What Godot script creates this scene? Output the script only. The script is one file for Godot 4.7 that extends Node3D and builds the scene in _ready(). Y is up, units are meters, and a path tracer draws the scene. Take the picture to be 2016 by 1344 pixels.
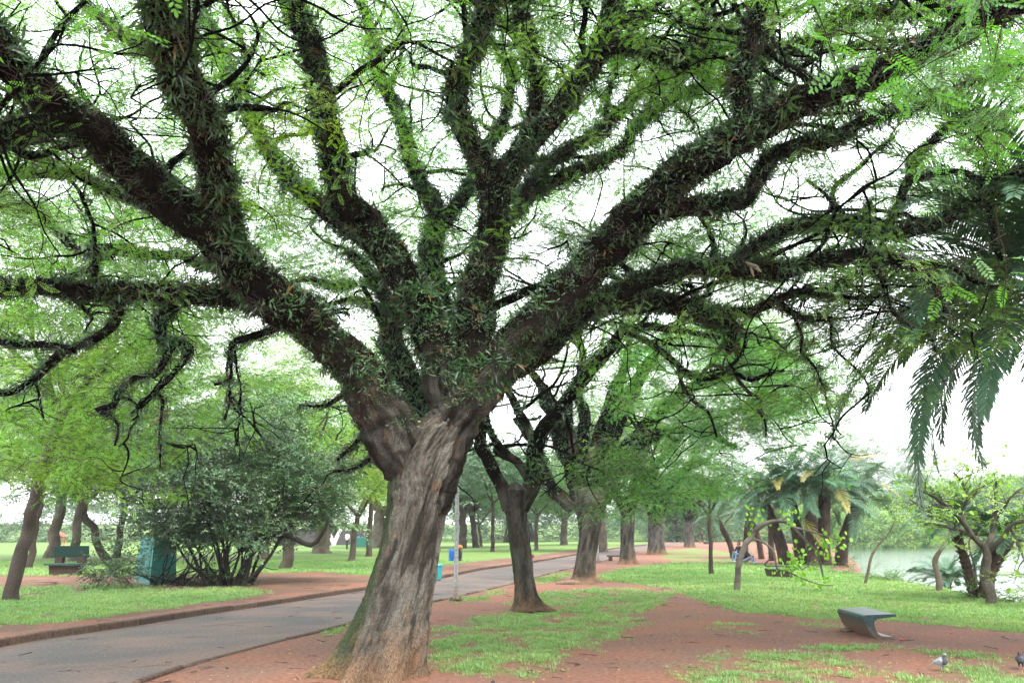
extends Node3D
# A lakeside park avenue under a huge fern-covered shade tree, on an overcast day.
# Pixel coordinates below are those of the 2016 x 1344 photograph; at() gives them a distance in metres, hit() drops them on the ground.

const FPX := 1622.0
const EYE := 1.65
const PITCH := 0.2286
const WATER := -0.62
var rnd := RandomNumberGenerator.new()
var nz := FastNoiseLite.new()
var nb := FastNoiseLite.new()
var taken := {}
var M := {}
var MESH := {}

# ---------------------------------------------------------------- pixels to places
func ray(x: float, y: float) -> Vector3:
	var u := (x - 1008.0) / FPX
	var v := (672.0 - y) / FPX
	var d := Vector3(u, v * cos(PITCH) + sin(PITCH), v * sin(PITCH) - cos(PITCH))
	return d / -d.z

func at(x: float, y: float, d: float) -> Vector3:
	return Vector3(0, EYE, 0) + ray(x, y) * d

func half_width(y: float, d: float, w: float) -> float:
	var v := (672.0 - y) / FPX
	return 0.5 * w / FPX * d / (cos(PITCH) - v * sin(PITCH))

func hit(x: float, y: float) -> Vector3:
	var r := ray(x, y)
	var h := 0.0
	var p := Vector3.ZERO
	for k in 4:
		var t := (h - EYE) / minf(r.y, -0.002)
		p = Vector3(r.x * t, h, r.z * t)
		h = ground_y(p.x, p.z)
	p.y = h
	return p

# ---------------------------------------------------------------- the lie of the land
var shore := PackedVector2Array()   # (distance ahead, x)
var kerb_l := PackedVector2Array()
var kerb_r := PackedVector2Array()

func along(c: PackedVector2Array, d: float) -> float:
	if d <= c[0].x:
		return c[0].y + (d - c[0].x) * (c[1].y - c[0].y) / (c[1].x - c[0].x)
	for k in range(1, c.size()):
		if d <= c[k].x:
			return lerpf(c[k - 1].y, c[k].y, (d - c[k - 1].x) / (c[k].x - c[k - 1].x))
	var n := c.size() - 1
	return c[n].y + (d - c[n].x) * (c[n].y - c[n - 1].y) / (c[n].x - c[n - 1].x)

func flat_px(list: Array) -> PackedVector2Array:
	var out := PackedVector2Array()
	for k in range(0, list.size(), 2):
		var r := ray(list[k], list[k + 1])
		var t := -EYE / r.y
		out.append(Vector2(t, r.x * t))
	return out

func ground_y(x: float, z: float) -> float:
	var d := -z
	var h := 0.0
	if d > 50.0:
		h += smoothstep(50.0, 115.0, d) * 0.22 * smoothstep(-5.0, 10.0, x)
	if d < 125.0 and d > -10.0:
		h += 0.10 * (1.0 - smoothstep(-0.16, -0.04, x - along(kerb_l, d)))
	var s := x - along(shore, d)
	var wet := smoothstep(-0.4, 2.6, s) * (1.0 - smoothstep(132.0, 142.0, d - 0.25 * maxf(0.0, x - 20.0))) * (1.0 - smoothstep(130.0, 145.0, x))
	h -= wet * 2.1
	if d > 140.0:
		h += smoothstep(140.0, 420.0, d) * (6.0 + 16.0 * smoothstep(20.0, 120.0, x))
	h += 0.025 * nz.get_noise_2d(x * 60.0, z * 60.0) * smoothstep(0.0, 1.2, absf(x - along(kerb_r, d)))
	return h

# ---------------------------------------------------------------- mesh helpers
class Acc:
	var v := PackedVector3Array()
	var c := PackedColorArray()
	var uv := PackedVector2Array()
	var i := PackedInt32Array()

	func vert(p: Vector3, col: Color, t := Vector2.ZERO) -> int:
		v.append(p); c.append(col); uv.append(t)
		return v.size() - 1

	func tri(a: int, b: int, d: int) -> void:
		i.append(a); i.append(b); i.append(d)

	func quad(a: int, b: int, d: int, e: int) -> void:
		i.append(a); i.append(b); i.append(d); i.append(a); i.append(d); i.append(e)

	func flat4(a: Vector3, b: Vector3, d: Vector3, e: Vector3, col: Color) -> void:
		var k := v.size()
		vert(a, col, Vector2(0, 0)); vert(b, col, Vector2(1, 0)); vert(d, col, Vector2(1, 1)); vert(e, col, Vector2(0, 1))
		quad(k, k + 1, k + 2, k + 3)

	func add_to(m: ArrayMesh, mat: Material) -> ArrayMesh:
		var n := PackedVector3Array()
		n.resize(v.size())
		for k in range(0, i.size(), 3):
			var a := v[i[k]]
			var f := (v[i[k + 2]] - a).cross(v[i[k + 1]] - a)
			n[i[k]] += f; n[i[k + 1]] += f; n[i[k + 2]] += f
		for k in n.size():
			n[k] = n[k].normalized() if n[k].length_squared() > 1e-20 else Vector3.UP
		var arr := []
		arr.resize(Mesh.ARRAY_MAX)
		arr[Mesh.ARRAY_VERTEX] = v
		arr[Mesh.ARRAY_NORMAL] = n
		arr[Mesh.ARRAY_COLOR] = c
		arr[Mesh.ARRAY_TEX_UV] = uv
		arr[Mesh.ARRAY_INDEX] = i
		m.add_surface_from_arrays(Mesh.PRIMITIVE_TRIANGLES, arr)
		m.surface_set_material(m.get_surface_count() - 1, mat)
		return m

	func mesh(mat: Material) -> ArrayMesh:
		return add_to(ArrayMesh.new(), mat)

	func box(t: Transform3D, s: Vector3, col: Color, bevel := 0.0) -> void:
		# a box whose long edges are chamfered when bevel > 0
		var h := s * 0.5
		if bevel <= 0.0:
			var p := []
			for k in 8:
				p.append(t * Vector3(h.x * (1 if k & 1 else -1), h.y * (1 if k & 2 else -1), h.z * (1 if k & 4 else -1)))
			for f in [[0, 2, 3, 1], [4, 5, 7, 6], [0, 1, 5, 4], [2, 6, 7, 3], [0, 4, 6, 2], [1, 3, 7, 5]]:
				flat4(p[f[3]], p[f[2]], p[f[1]], p[f[0]], col)
			return
		var b := bevel
		var prof := [Vector2(-h.x, -h.y + b), Vector2(-h.x, h.y - b), Vector2(-h.x + b, h.y), Vector2(h.x - b, h.y), Vector2(h.x, h.y - b), Vector2(h.x, -h.y + b), Vector2(h.x - b, -h.y), Vector2(-h.x + b, -h.y)]
		extrude(prof, s.z, t, col)

	func extrude(prof: Array, length: float, t: Transform3D, col: Color) -> void:
		# profile in x, y (clockwise seen from +z), along z
		var n := prof.size()
		for k in n:
			var a: Vector2 = prof[k]
			var b: Vector2 = prof[(k + 1) % n]
			flat4(t * Vector3(a.x, a.y, length * 0.5), t * Vector3(a.x, a.y, -length * 0.5), t * Vector3(b.x, b.y, -length * 0.5), t * Vector3(b.x, b.y, length * 0.5), col)
		var tris := Geometry2D.triangulate_polygon(PackedVector2Array(prof))
		for s in [0.5, -0.5]:
			var k0 := v.size()
			for q in prof:
				vert(t * Vector3(q.x, q.y, length * s), col)
			for k in range(0, tris.size(), 3):
				if (s > 0) == _cw(prof[tris[k]], prof[tris[k + 1]], prof[tris[k + 2]]):
					tri(k0 + tris[k], k0 + tris[k + 1], k0 + tris[k + 2])
				else:
					tri(k0 + tris[k], k0 + tris[k + 2], k0 + tris[k + 1])

	func _cw(a: Vector2, b: Vector2, d: Vector2) -> bool:
		return (b - a).cross(d - a) < 0.0

func mi(called: String, mesh: Mesh, parent: Node, where := Transform3D()) -> MeshInstance3D:
	var o := MeshInstance3D.new()
	o.name = called
	o.mesh = mesh
	o.transform = where
	parent.add_child(o, true)
	return o

func numbered(called: String) -> String:
	taken[called] = taken.get(called, -1) + 1
	return called if taken[called] == 0 else "%s_%03d" % [called, taken[called]]

func thing(called: String, label: String, category: String, where := Vector3.ZERO, group := "", turn := 0.0) -> Node3D:
	var o := Node3D.new()
	o.name = numbered(called)
	add_child(o)
	o.position = where
	o.rotation.y = turn
	o.set_meta("label", label)
	o.set_meta("category", category)
	if group:
		o.set_meta("group", group)
	return o

func structure(called: String, mesh: Mesh) -> MeshInstance3D:
	var o := mi(numbered(called), mesh, self)
	o.set_meta("kind", "structure")
	return o

class Swarm:
	var b := PackedFloat32Array()
	var n := 0

	func put(t: Transform3D, c: Color) -> void:
		var x := t.basis.x
		var y := t.basis.y
		var z := t.basis.z
		var o := t.origin
		b.append_array(PackedFloat32Array([x.x, y.x, z.x, o.x, x.y, y.y, z.y, o.y, x.z, y.z, z.z, o.z, c.r, c.g, c.b, 1.0]))
		n += 1

func swarm(called: String, s: Swarm, mesh: Mesh, parent: Node, origin := Vector3.ZERO) -> void:
	if s.n == 0:
		return
	var mm := MultiMesh.new()
	mm.transform_format = MultiMesh.TRANSFORM_3D
	mm.use_colors = true
	mm.mesh = mesh
	mm.instance_count = s.n
	mm.buffer = s.b
	var o := MultiMeshInstance3D.new()
	o.name = called
	o.multimesh = mm
	o.position = -origin
	o.set_meta("kind", "stuff")
	parent.add_child(o, true)

func frame_y(y: Vector3, spin: float) -> Basis:
	var a := y.cross(Vector3(0.31, 0.2, 0.93)).normalized()
	var b := Basis(a, y, a.cross(y)).orthonormalized()
	return b.rotated(y, spin)

# ---------------------------------------------------------------- limbs
class Limb:
	var P := PackedVector3Array()
	var R := PackedFloat32Array()

func smooth_limb(q: PackedVector3Array, r: PackedFloat32Array, step: float, wig: float) -> Limb:
	var l := Limb.new()
	var n := q.size()
	for k in n - 1:
		var a := q[maxi(k - 1, 0)]
		var b := q[k]
		var c := q[k + 1]
		var d := q[mini(k + 2, n - 1)]
		var m := maxi(2, int(b.distance_to(c) / step))
		for j in m + (1 if k == n - 2 else 0):
			var t := float(j) / m
			var p := b.cubic_interpolate(c, a, d, t)
			var rr := lerpf(r[k], r[k + 1], t)
			var e := wig * minf(1.0, (k + t) * 1.0)
			p += Vector3(nz.get_noise_3d(p.x * 90, p.y * 90, p.z * 90), nz.get_noise_3d(p.y * 90 + 300, p.z * 90, p.x * 90), nz.get_noise_3d(p.z * 90, p.x * 90, p.y * 90 + 700)) * e * (rr + 0.03)
			l.P.append(p)
			l.R.append(rr)
	return l

func traced(list: Array, step := 0.1, wig := 0.9) -> Limb:
	var q := PackedVector3Array()
	var r := PackedFloat32Array()
	for k in range(0, list.size(), 4):
		q.append(at(list[k], list[k + 1], list[k + 2]))
		r.append(half_width(list[k + 1], list[k + 2], list[k + 3]))
	return smooth_limb(q, r, step, wig)

func bark(sx: float, h: float, sz: float) -> Color:
	# colour of furrowed bark; alpha is how far the surface stands out, in units of the furrow depth
	var f1 := nz.get_noise_3d(sx * 1400.0, h * 200.0, sz * 1400.0)
	var f2 := nz.get_noise_3d(sx * 3300.0 + 50.0, h * 560.0, sz * 3300.0)
	var f3 := nb.get_noise_3d(sx * 340.0, h * 110.0, sz * 340.0)
	var plate := nz.get_noise_3d(sx * 900.0 + 400.0, h * 420.0, sz * 900.0)
	var ridge := clampf(1.0 - absf(f1) * 2.4, 0.0, 1.0)
	var col := Color(0.076, 0.068, 0.055).lerp(Color(0.205, 0.200, 0.176), clampf(0.55 + f3 * 1.5 + f2 * 0.5 + plate * 0.5, 0, 1))
	var patch := nb.get_noise_3d(sx * 700.0 + 800.0, h * 230.0, sz * 700.0)
	if patch > 0.34:
		col = col.lerp(Color(0.27, 0.15, 0.085), clampf((patch - 0.34) * 9.0, 0, 0.5))
	var stain := nb.get_noise_3d(sx * 420.0 - 400.0, h * 60.0, sz * 420.0)
	if stain > 0.14:
		col = col.lerp(Color(0.03, 0.026, 0.021), clampf((stain - 0.14) * 6.0, 0, 0.85))
	col.a = -0.8 * ridge + 0.35 * f2 + 0.25 * plate
	return col

func slim(l: Limb, first: float, rest: float) -> Limb:
	var run := 0.0
	for k in l.P.size():
		if k > 0:
			run += l.P[k].distance_to(l.P[k - 1])
		l.R[k] *= lerpf(first, rest, smoothstep(0.6, 2.8, run))
	return l

func tube(a: Acc, l: Limb, sides: int, bump: float, c1: Color, c2: Color, origin := Vector3.ZERO, bare := 0.0, pale := 0.0, shag := 0.0) -> void:
	var n := l.P.size()
	var k0 := a.v.size()
	var ref := Vector3.FORWARD
	var len := 0.0
	var red := Color(0.082, 0.040, 0.022)
	for k in n:
		var t := (l.P[mini(k + 1, n - 1)] - l.P[maxi(k - 1, 0)]).normalized()
		if k == 0:
			ref = t.cross(Vector3(0.3, 0.1, 0.95)).normalized()
		else:
			len += l.P[k].distance_to(l.P[k - 1])
			ref = (ref - t * ref.dot(t)).normalized()
		var bi := t.cross(ref)
		var r := l.R[k]
		for j in sides + 1:
			var th := TAU * (j % sides) / sides
			var o := ref * cos(th) + bi * sin(th)
			var p := l.P[k] + o * r
			var g := nz.get_noise_3d(p.x * 480, p.y * 480, p.z * 480)
			var g2 := nb.get_noise_3d(p.x * 140, p.y * 140, p.z * 140)
			var col := c1.lerp(c2, clampf(0.5 + g2 * 1.4 + g * 0.5, 0, 1))
			var push := bump * r * (g * 1.1 + g2 * 0.6)
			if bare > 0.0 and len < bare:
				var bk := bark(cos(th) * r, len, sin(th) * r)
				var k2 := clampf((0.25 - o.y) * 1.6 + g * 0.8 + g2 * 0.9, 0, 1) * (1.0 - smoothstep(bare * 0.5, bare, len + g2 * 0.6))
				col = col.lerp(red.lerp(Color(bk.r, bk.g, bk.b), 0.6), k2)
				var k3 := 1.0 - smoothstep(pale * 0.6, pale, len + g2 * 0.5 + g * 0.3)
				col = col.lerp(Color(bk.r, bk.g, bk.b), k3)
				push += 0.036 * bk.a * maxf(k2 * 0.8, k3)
				col.a = 1.0
			elif shag > 0.0:
				push += shag * nz.get_noise_3d(p.x * 1700, p.y * 1700, p.z * 1700)
			a.vert(p + o * push - origin, col, Vector2(float(j) / sides * maxf(1.0, roundf(r * 6.3)), len))
	var w := sides + 1
	for k in n - 1:
		for j in sides:
			a.quad(k0 + k * w + j, k0 + k * w + j + 1, k0 + (k + 1) * w + j + 1, k0 + (k + 1) * w + j)
	var e := a.vert(l.P[n - 1] - origin, c1)
	for j in sides:
		a.tri(k0 + (n - 1) * w + j, k0 + (n - 1) * w + j + 1, e)

func wander(p: Vector3, dir: Vector3, length: float, r0: float, r1: float, crook: float, sag: float) -> Limb:
	var q := PackedVector3Array()
	var r := PackedFloat32Array()
	var n := maxi(4, int(length / 0.2))
	var d := dir.normalized()
	for k in n + 1:
		q.append(p)
		r.append(lerpf(r0, r1, float(k) / n))
		d = (d + Vector3(rnd.randfn(), rnd.randfn() * 0.8, rnd.randfn()) * crook * 0.8 + dir.normalized() * 0.12 + Vector3(0, sag, 0)).normalized()
		p += d * length / n
	return smooth_limb(q, r, 0.1, 0.0)

# ferns and rootlets growing on a limb
func epiphytes(l: Limb, dens: float, tufts: Swarm, roots: Swarm, size := 1.0, from := 0.0, up_only := 0.0) -> void:
	var n := l.P.size()
	var run := 0.0
	for k in n - 1:
		var seg := l.P[k + 1] - l.P[k]
		var ln := seg.length()
		run += ln
		if run < from or ln < 1e-4:
			continue
		var t := seg / ln
		var side := t.cross(Vector3.UP)
		if side.length() < 0.1:
			side = t.cross(Vector3.RIGHT)
		side = side.normalized()
		var upv := side.cross(t)
		var want := TAU * (l.R[k] + 0.02) * ln * dens
		var cnt := int(want) + (1 if rnd.randf() < want - int(want) else 0)
		for j in cnt:
			var th := rnd.randf() * TAU
			var o := side * cos(th) + upv * sin(th)
			if o.y < -0.1 and rnd.randf() < up_only:
				continue
			var p := l.P[k].lerp(l.P[k + 1], rnd.randf())
			var dense := nb.get_noise_3d(p.x * 150 + o.x * 40, p.y * 150 + o.y * 40, p.z * 150 + o.z * 40)
			if dense < -0.5 + rnd.randf() * 0.3:
				continue
			p += o * l.R[k] * 0.97
			var g: Vector3
			if o.y < -0.25:
				g = o * 0.7 + Vector3.DOWN * 0.55
			else:
				g = o + Vector3.UP * 0.3
			g = (g + Vector3(rnd.randfn(), rnd.randfn(), rnd.randfn()) * 0.3).normalized()
			var s := size * rnd.randf_range(0.6, 1.3) * clampf(1.0 + dense * 1.3, 0.7, 1.6)
			var f := rnd.randf()
			var col := Color(0.026, 0.078, 0.026).lerp(Color(0.085, 0.20, 0.06), f * f)
			if rnd.randf() < 0.22:
				col = Color(0.095, 0.15, 0.105)
			elif rnd.randf() < 0.06:
				col = Color(0.16, 0.11, 0.04)
			tufts.put(Transform3D(frame_y(g, rnd.randf() * TAU).scaled(Vector3(s, s, s)), p), col)
		if roots != null:
			var wr := want * 0.7
			for j in int(wr) + (1 if rnd.randf() < wr - int(wr) else 0):
				var th2 := rnd.randf() * TAU
				var o2 := side * cos(th2) + upv * sin(th2)
				var p2 := l.P[k] + o2 * l.R[k] * 0.96
				var b := Basis(t, o2, t.cross(o2)).orthonormalized().rotated(o2, rnd.randfn() * 0.9)
				var s2 := rnd.randf_range(0.6, 1.3)
				roots.put(Transform3D(b.scaled(Vector3(s2, s2, s2)), p2), Color(0.014, 0.011, 0.009).lerp(Color(0.10, 0.08, 0.065), pow(rnd.randf(), 3.0)))

# ---------------------------------------------------------------- materials
func lin(r: float, g: float, b: float) -> Color:
	return Color(r, g, b).linear_to_srgb()

func noise_tex(seed_: int, freq: float, a: Color, b: Color, size := 512, oct := 5, type := FastNoiseLite.TYPE_SIMPLEX_SMOOTH, mid := 0.5) -> NoiseTexture2D:
	var n := FastNoiseLite.new()
	n.seed = seed_
	n.noise_type = type
	n.frequency = freq
	n.fractal_octaves = oct
	n.fractal_gain = 0.55
	var t := NoiseTexture2D.new()
	t.width = size
	t.height = size
	t.seamless = true
	t.noise = n
	var g := Gradient.new()
	g.set_color(0, a)
	g.set_color(1, b)
	g.set_offset(0, mid - 0.35)
	g.set_offset(1, mid + 0.35)
	t.color_ramp = g
	return t

func paint(rough: float, colour := Color.WHITE, vertex := true) -> StandardMaterial3D:
	var m := StandardMaterial3D.new()
	m.albedo_color = colour
	m.vertex_color_use_as_albedo = vertex
	m.roughness = rough
	m.metallic_specular = 0.4
	return m

func leafy(rough: float, back: Color, spec := 0.35) -> StandardMaterial3D:
	var m := paint(rough)
	m.backlight_enabled = true
	m.backlight = back
	m.metallic_specular = spec
	m.cull_mode = BaseMaterial3D.CULL_DISABLED
	return m

func grained(m: StandardMaterial3D, tex: Texture2D, scale: Vector3, tri := true, bump: Texture2D = null, cm := 1.0) -> StandardMaterial3D:
	m.albedo_texture = tex
	m.uv1_triplanar = tri
	m.uv1_world_triplanar = tri
	m.uv1_scale = scale
	if bump:
		m.heightmap_enabled = true
		m.heightmap_texture = bump
		m.heightmap_scale = cm
	return m

func make_materials() -> void:
	var grey_a := noise_tex(3, 0.018, Color(0.62, 0.62, 0.62), Color(1, 1, 1))
	var grey_b := noise_tex(5, 0.05, Color(0.55, 0.55, 0.55), Color(1, 1, 1), 512, 4)
	var bark_bump := noise_tex(9, 0.03, Color.BLACK, Color.WHITE, 512, 5)
	var fine := noise_tex(21, 0.09, Color.BLACK, Color.WHITE, 512, 4)
	M.bark = grained(paint(0.9), grey_b, Vector3(2.2, 0.7, 1), false, bark_bump, 1.6)
	M.trunk = grained(paint(0.88), grey_b, Vector3(3.0, 1.1, 1), false, fine, 0.5)
	M.limb = grained(paint(0.95), grey_b, Vector3(3, 1.6, 1), false, fine, 1.5)
	M.limb.metallic_specular = 0.15
	M.soil = grained(paint(0.95), noise_tex(31, 0.03, Color(0.78, 0.76, 0.75), Color(1, 1, 1), 1024, 6), Vector3(0.35, 0.35, 0.35), true, noise_tex(33, 0.05, Color.BLACK, Color.WHITE, 1024, 5), 0.35)
	M.soil.metallic_specular = 0.2
	M.asphalt = grained(paint(0.9), noise_tex(41, 0.05, Color(0.78, 0.76, 0.75), Color(1, 1, 1.0), 1024, 5), Vector3(0.3, 0.3, 0.3), true, noise_tex(43, 0.11, Color.BLACK, Color.WHITE, 1024, 4), 0.25)
	M.concrete = grained(paint(0.9), grey_a, Vector3(1.4, 1.4, 1.4), true, fine, 0.3)
	M.plain = paint(0.75)
	M.gloss = paint(0.35)
	M.painted = grained(paint(0.5), noise_tex(51, 0.02, Color(0.72, 0.72, 0.72), Color(1, 1, 1), 512, 6), Vector3(1.1, 1.1, 1.1), true)
	M.fern = leafy(0.38, Color(0.45, 0.55, 0.2), 0.5)
	M.frond = leafy(0.5, Color(0.75, 0.8, 0.3), 0.4)
	M.leaf = leafy(0.45, Color(0.86, 1.0, 0.46), 0.4)
	M.broad = leafy(0.36, Color(0.5, 0.6, 0.25), 0.5)
	M.palm = leafy(0.45, Color(0.4, 0.5, 0.2), 0.4)
	M.grass = leafy(0.45, Color(0.7, 0.8, 0.3), 0.4)
	M.twig = paint(0.9, lin(0.045, 0.034, 0.027), false)
	M.root = paint(0.9)
	M.skin = paint(0.6)
	var wave := NoiseTexture2D.new()
	wave.width = 512; wave.height = 512; wave.seamless = true; wave.as_normal_map = true; wave.bump_strength = 5.0
	var wn := FastNoiseLite.new()
	wn.seed = 61; wn.frequency = 0.02; wn.fractal_octaves = 4
	wave.noise = wn
	var w := StandardMaterial3D.new()
	w.albedo_color = lin(0.045, 0.085, 0.06)
	w.roughness = 0.06
	w.metallic_specular = 0.6
	w.normal_enabled = true
	w.normal_texture = wave
	w.normal_scale = 0.55
	w.uv1_triplanar = true
	w.uv1_world_triplanar = true
	w.uv1_scale = Vector3(0.16, 0.16, 0.26)
	M.water = w

# ---------------------------------------------------------------- leaves
func blade(a: Acc, p: Vector3, dir: Vector3, nrm: Vector3, ln: float, wd: float, col: Color, bend := 0.0, segs := 3) -> void:
	# a pointed strap that bends towards -nrm
	var side := dir.cross(nrm).normalized()
	var k0 := a.v.size()
	var d := dir.normalized()
	var q := p
	for k in segs + 1:
		var t := float(k) / segs
		var w := wd * 0.5 * sin(PI * clampf(0.14 + 0.86 * t, 0, 1)) if k < segs else 0.0
		if k == segs:
			a.vert(q, col, Vector2(0.5, 1))
		else:
			a.vert(q - side * w, col, Vector2(0, t))
			a.vert(q + side * w, col, Vector2(1, t))
		q += d * ln / segs
		d = (d - nrm * bend / segs).normalized()
	for k in segs - 1:
		a.quad(k0 + k * 2, k0 + k * 2 + 1, k0 + k * 2 + 3, k0 + k * 2 + 2)
	a.tri(k0 + segs * 2 - 2, k0 + segs * 2 - 1, k0 + segs * 2)

func leaflet(a: Acc, p: Vector3, dir: Vector3, nrm: Vector3, ln: float, wd: float, col: Color, fine := false) -> void:
	var side := dir.cross(nrm).normalized() * wd * 0.5
	var k := a.v.size()
	var lift := nrm * wd * 0.12
	if fine:
		a.vert(p, col); a.vert(p + dir * ln * 0.25 - side * 0.8 + lift, col); a.vert(p + dir * ln * 0.25 + side * 0.8 + lift, col)
		a.vert(p + dir * ln * 0.68 - side * 0.92 + lift, col); a.vert(p + dir * ln * 0.68 + side * 0.92 + lift, col); a.vert(p + dir * ln, col)
		a.vert(p + dir * ln * 0.25, col); a.vert(p + dir * ln * 0.68, col)
		a.tri(k, k + 1, k + 6); a.tri(k, k + 6, k + 2)
		a.quad(k + 1, k + 3, k + 7, k + 6); a.quad(k + 6, k + 7, k + 4, k + 2)
		a.tri(k + 3, k + 5, k + 7); a.tri(k + 7, k + 5, k + 4)
		return
	a.vert(p, col); a.vert(p + dir * ln * 0.5 - side + lift, col); a.vert(p + dir * ln, col); a.vert(p + dir * ln * 0.5 + side + lift, col)
	a.quad(k, k + 1, k + 2, k + 3)

func feather(a: Acc, p: Vector3, dir: Vector3, nrm: Vector3, ln: float, pairs: int, ll: float, lw: float, col: Color, fine := false, stalk: Acc = null) -> void:
	# a pinnate leaf: pairs of oval leaflets along a drooping stalk
	var d := dir.normalized()
	var up := (nrm - d * nrm.dot(d)).normalized()
	var q := p
	var step := ln / (pairs + 1)
	for k in pairs:
		var q2 := q + d * step
		if stalk:
			blade(stalk, q, d, up, step * 1.3, 0.003, Color(1, 1, 1), 0, 1)
		q = q2
		var side := d.cross(up).normalized()
		var tone := rnd.randf_range(0.82, 1.15)
		var c := Color(col.r * tone, col.g * tone, col.b * tone)
		var sz := sin(PI * (0.25 + 0.6 * float(k) / pairs)) * rnd.randf_range(0.9, 1.08)
		for s in [-1.0, 1.0]:
			var ld: Vector3 = (side * s * 0.9 + d * 0.45 - up * 0.16 + Vector3(rnd.randfn(), rnd.randfn(), rnd.randfn()) * 0.08).normalized()
			leaflet(a, q + d * step * 0.35 * (s * 0.5 + 0.5), ld, (up + side * s * 0.25).normalized(), ll * sz, lw * sz, c, fine)
		d = (d - Vector3.UP * 0.06).normalized()
		up = (up - d * up.dot(d)).normalized()
	leaflet(a, q, d, up, ll, lw, col, fine)

func thin(a: Acc, p: Vector3, q: Vector3, r: float) -> void:
	var d := (q - p).normalized()
	var s := d.cross(Vector3(0.2, 0.9, 0.4)).normalized()
	var t := d.cross(s)
	var k := a.v.size()
	for e in [p, q]:
		for j in 3:
			a.vert(e + (s * cos(TAU * j / 3) + t * sin(TAU * j / 3)) * r, Color.WHITE)
	for j in 3:
		a.quad(k + j, k + (j + 1) % 3, k + 3 + (j + 1) % 3, k + 3 + j)

func make_spray(kind: String, seed_: int) -> Array:
	# a leafy twig about 0.8 m long, growing along +x, leaves facing up
	rnd.seed = seed_
	var a := Acc.new()
	var w := Acc.new()
	var stems := [[Vector3.ZERO, Vector3(1, 0.05, 0), 0.75]]
	for k in 3 if kind != "broad" else 5:
		stems.append([Vector3(0.12 + 0.17 * k, 0, 0), Vector3(0.8, rnd.randf_range(-0.15, 0.2), rnd.randf_range(0.5, 1.0) * (1 if k % 2 else -1)), rnd.randf_range(0.3, 0.5)])
	for s in stems:
		var p: Vector3 = s[0]
		var d: Vector3 = s[1].normalized()
		var ln: float = s[2]
		var n := int(ln / 0.085)
		for k in n:
			var q := p + d * ln / n
			thin(w, p, q, 0.0055 * (1.0 - 0.6 * k / n))
			p = q
			d = (d + Vector3(rnd.randfn(), rnd.randfn() - 0.15, rnd.randfn()) * 0.14).normalized()
			var side := d.cross(Vector3.UP).normalized() * (1 if k % 2 else -1)
			if kind == "feather":
				var ld := (side * rnd.randf_range(0.5, 1.0) + d * rnd.randf_range(0.4, 0.8) + Vector3(0, rnd.randf_range(-0.5, 0.25), 0)).normalized()
				var up := (Vector3.UP + Vector3(rnd.randfn(), 0, rnd.randfn()) * 0.35).normalized()
				feather(a, p, ld, up, rnd.randf_range(0.17, 0.26), 6 + rnd.randi() % 3, 0.040, 0.017, Color(1, 1, 1))
			else:
				for j in 3:
					var ld2 := (side * rnd.randf_range(-1, 1) + d * 0.6 + Vector3(0, rnd.randf_range(-0.6, 0.4), 0)).normalized()
					var tone := rnd.randf_range(0.75, 1.2)
					leaflet(a, p + ld2 * 0.015, ld2, (Vector3.UP + Vector3(rnd.randfn(), 0, rnd.randfn()) * 0.5).normalized(), rnd.randf_range(0.07, 0.11), rnd.randf_range(0.035, 0.052), Color(tone, tone, tone))
	return [a, w]

func merged(kind: String, parts: Array) -> ArrayMesh:
	# several leafy twigs [leaves, wood, transform, tone] as one mesh
	var a := Acc.new()
	var w := Acc.new()
	for p in parts:
		var t: Transform3D = p[2]
		var c: Color = p[3]
		for s in 2:
			var from: Acc = p[s]
			var to := a if s == 0 else w
			var k0 := to.v.size()
			to.v.append_array(t * from.v)
			to.uv.append_array(from.uv)
			for q in from.c:
				to.c.append(q * c)
			for q in from.i:
				to.i.append(q + k0)
	var m := ArrayMesh.new()
	a.add_to(m, M.leaf if kind == "feather" else M.broad)
	w.add_to(m, M.twig)
	return m

func out_there(o: Vector3, droop: float) -> Basis:
	return Basis(Vector3.UP, atan2(-o.z, o.x) + rnd.randfn() * 0.8) * Basis(Vector3.FORWARD, droop + rnd.randfn() * 0.35) * Basis(Vector3.RIGHT, rnd.randfn() * 0.4)

func leafset() -> Array:
	return sprays([0, 0, 0, 0, 0, 0, 0, 0])

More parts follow.
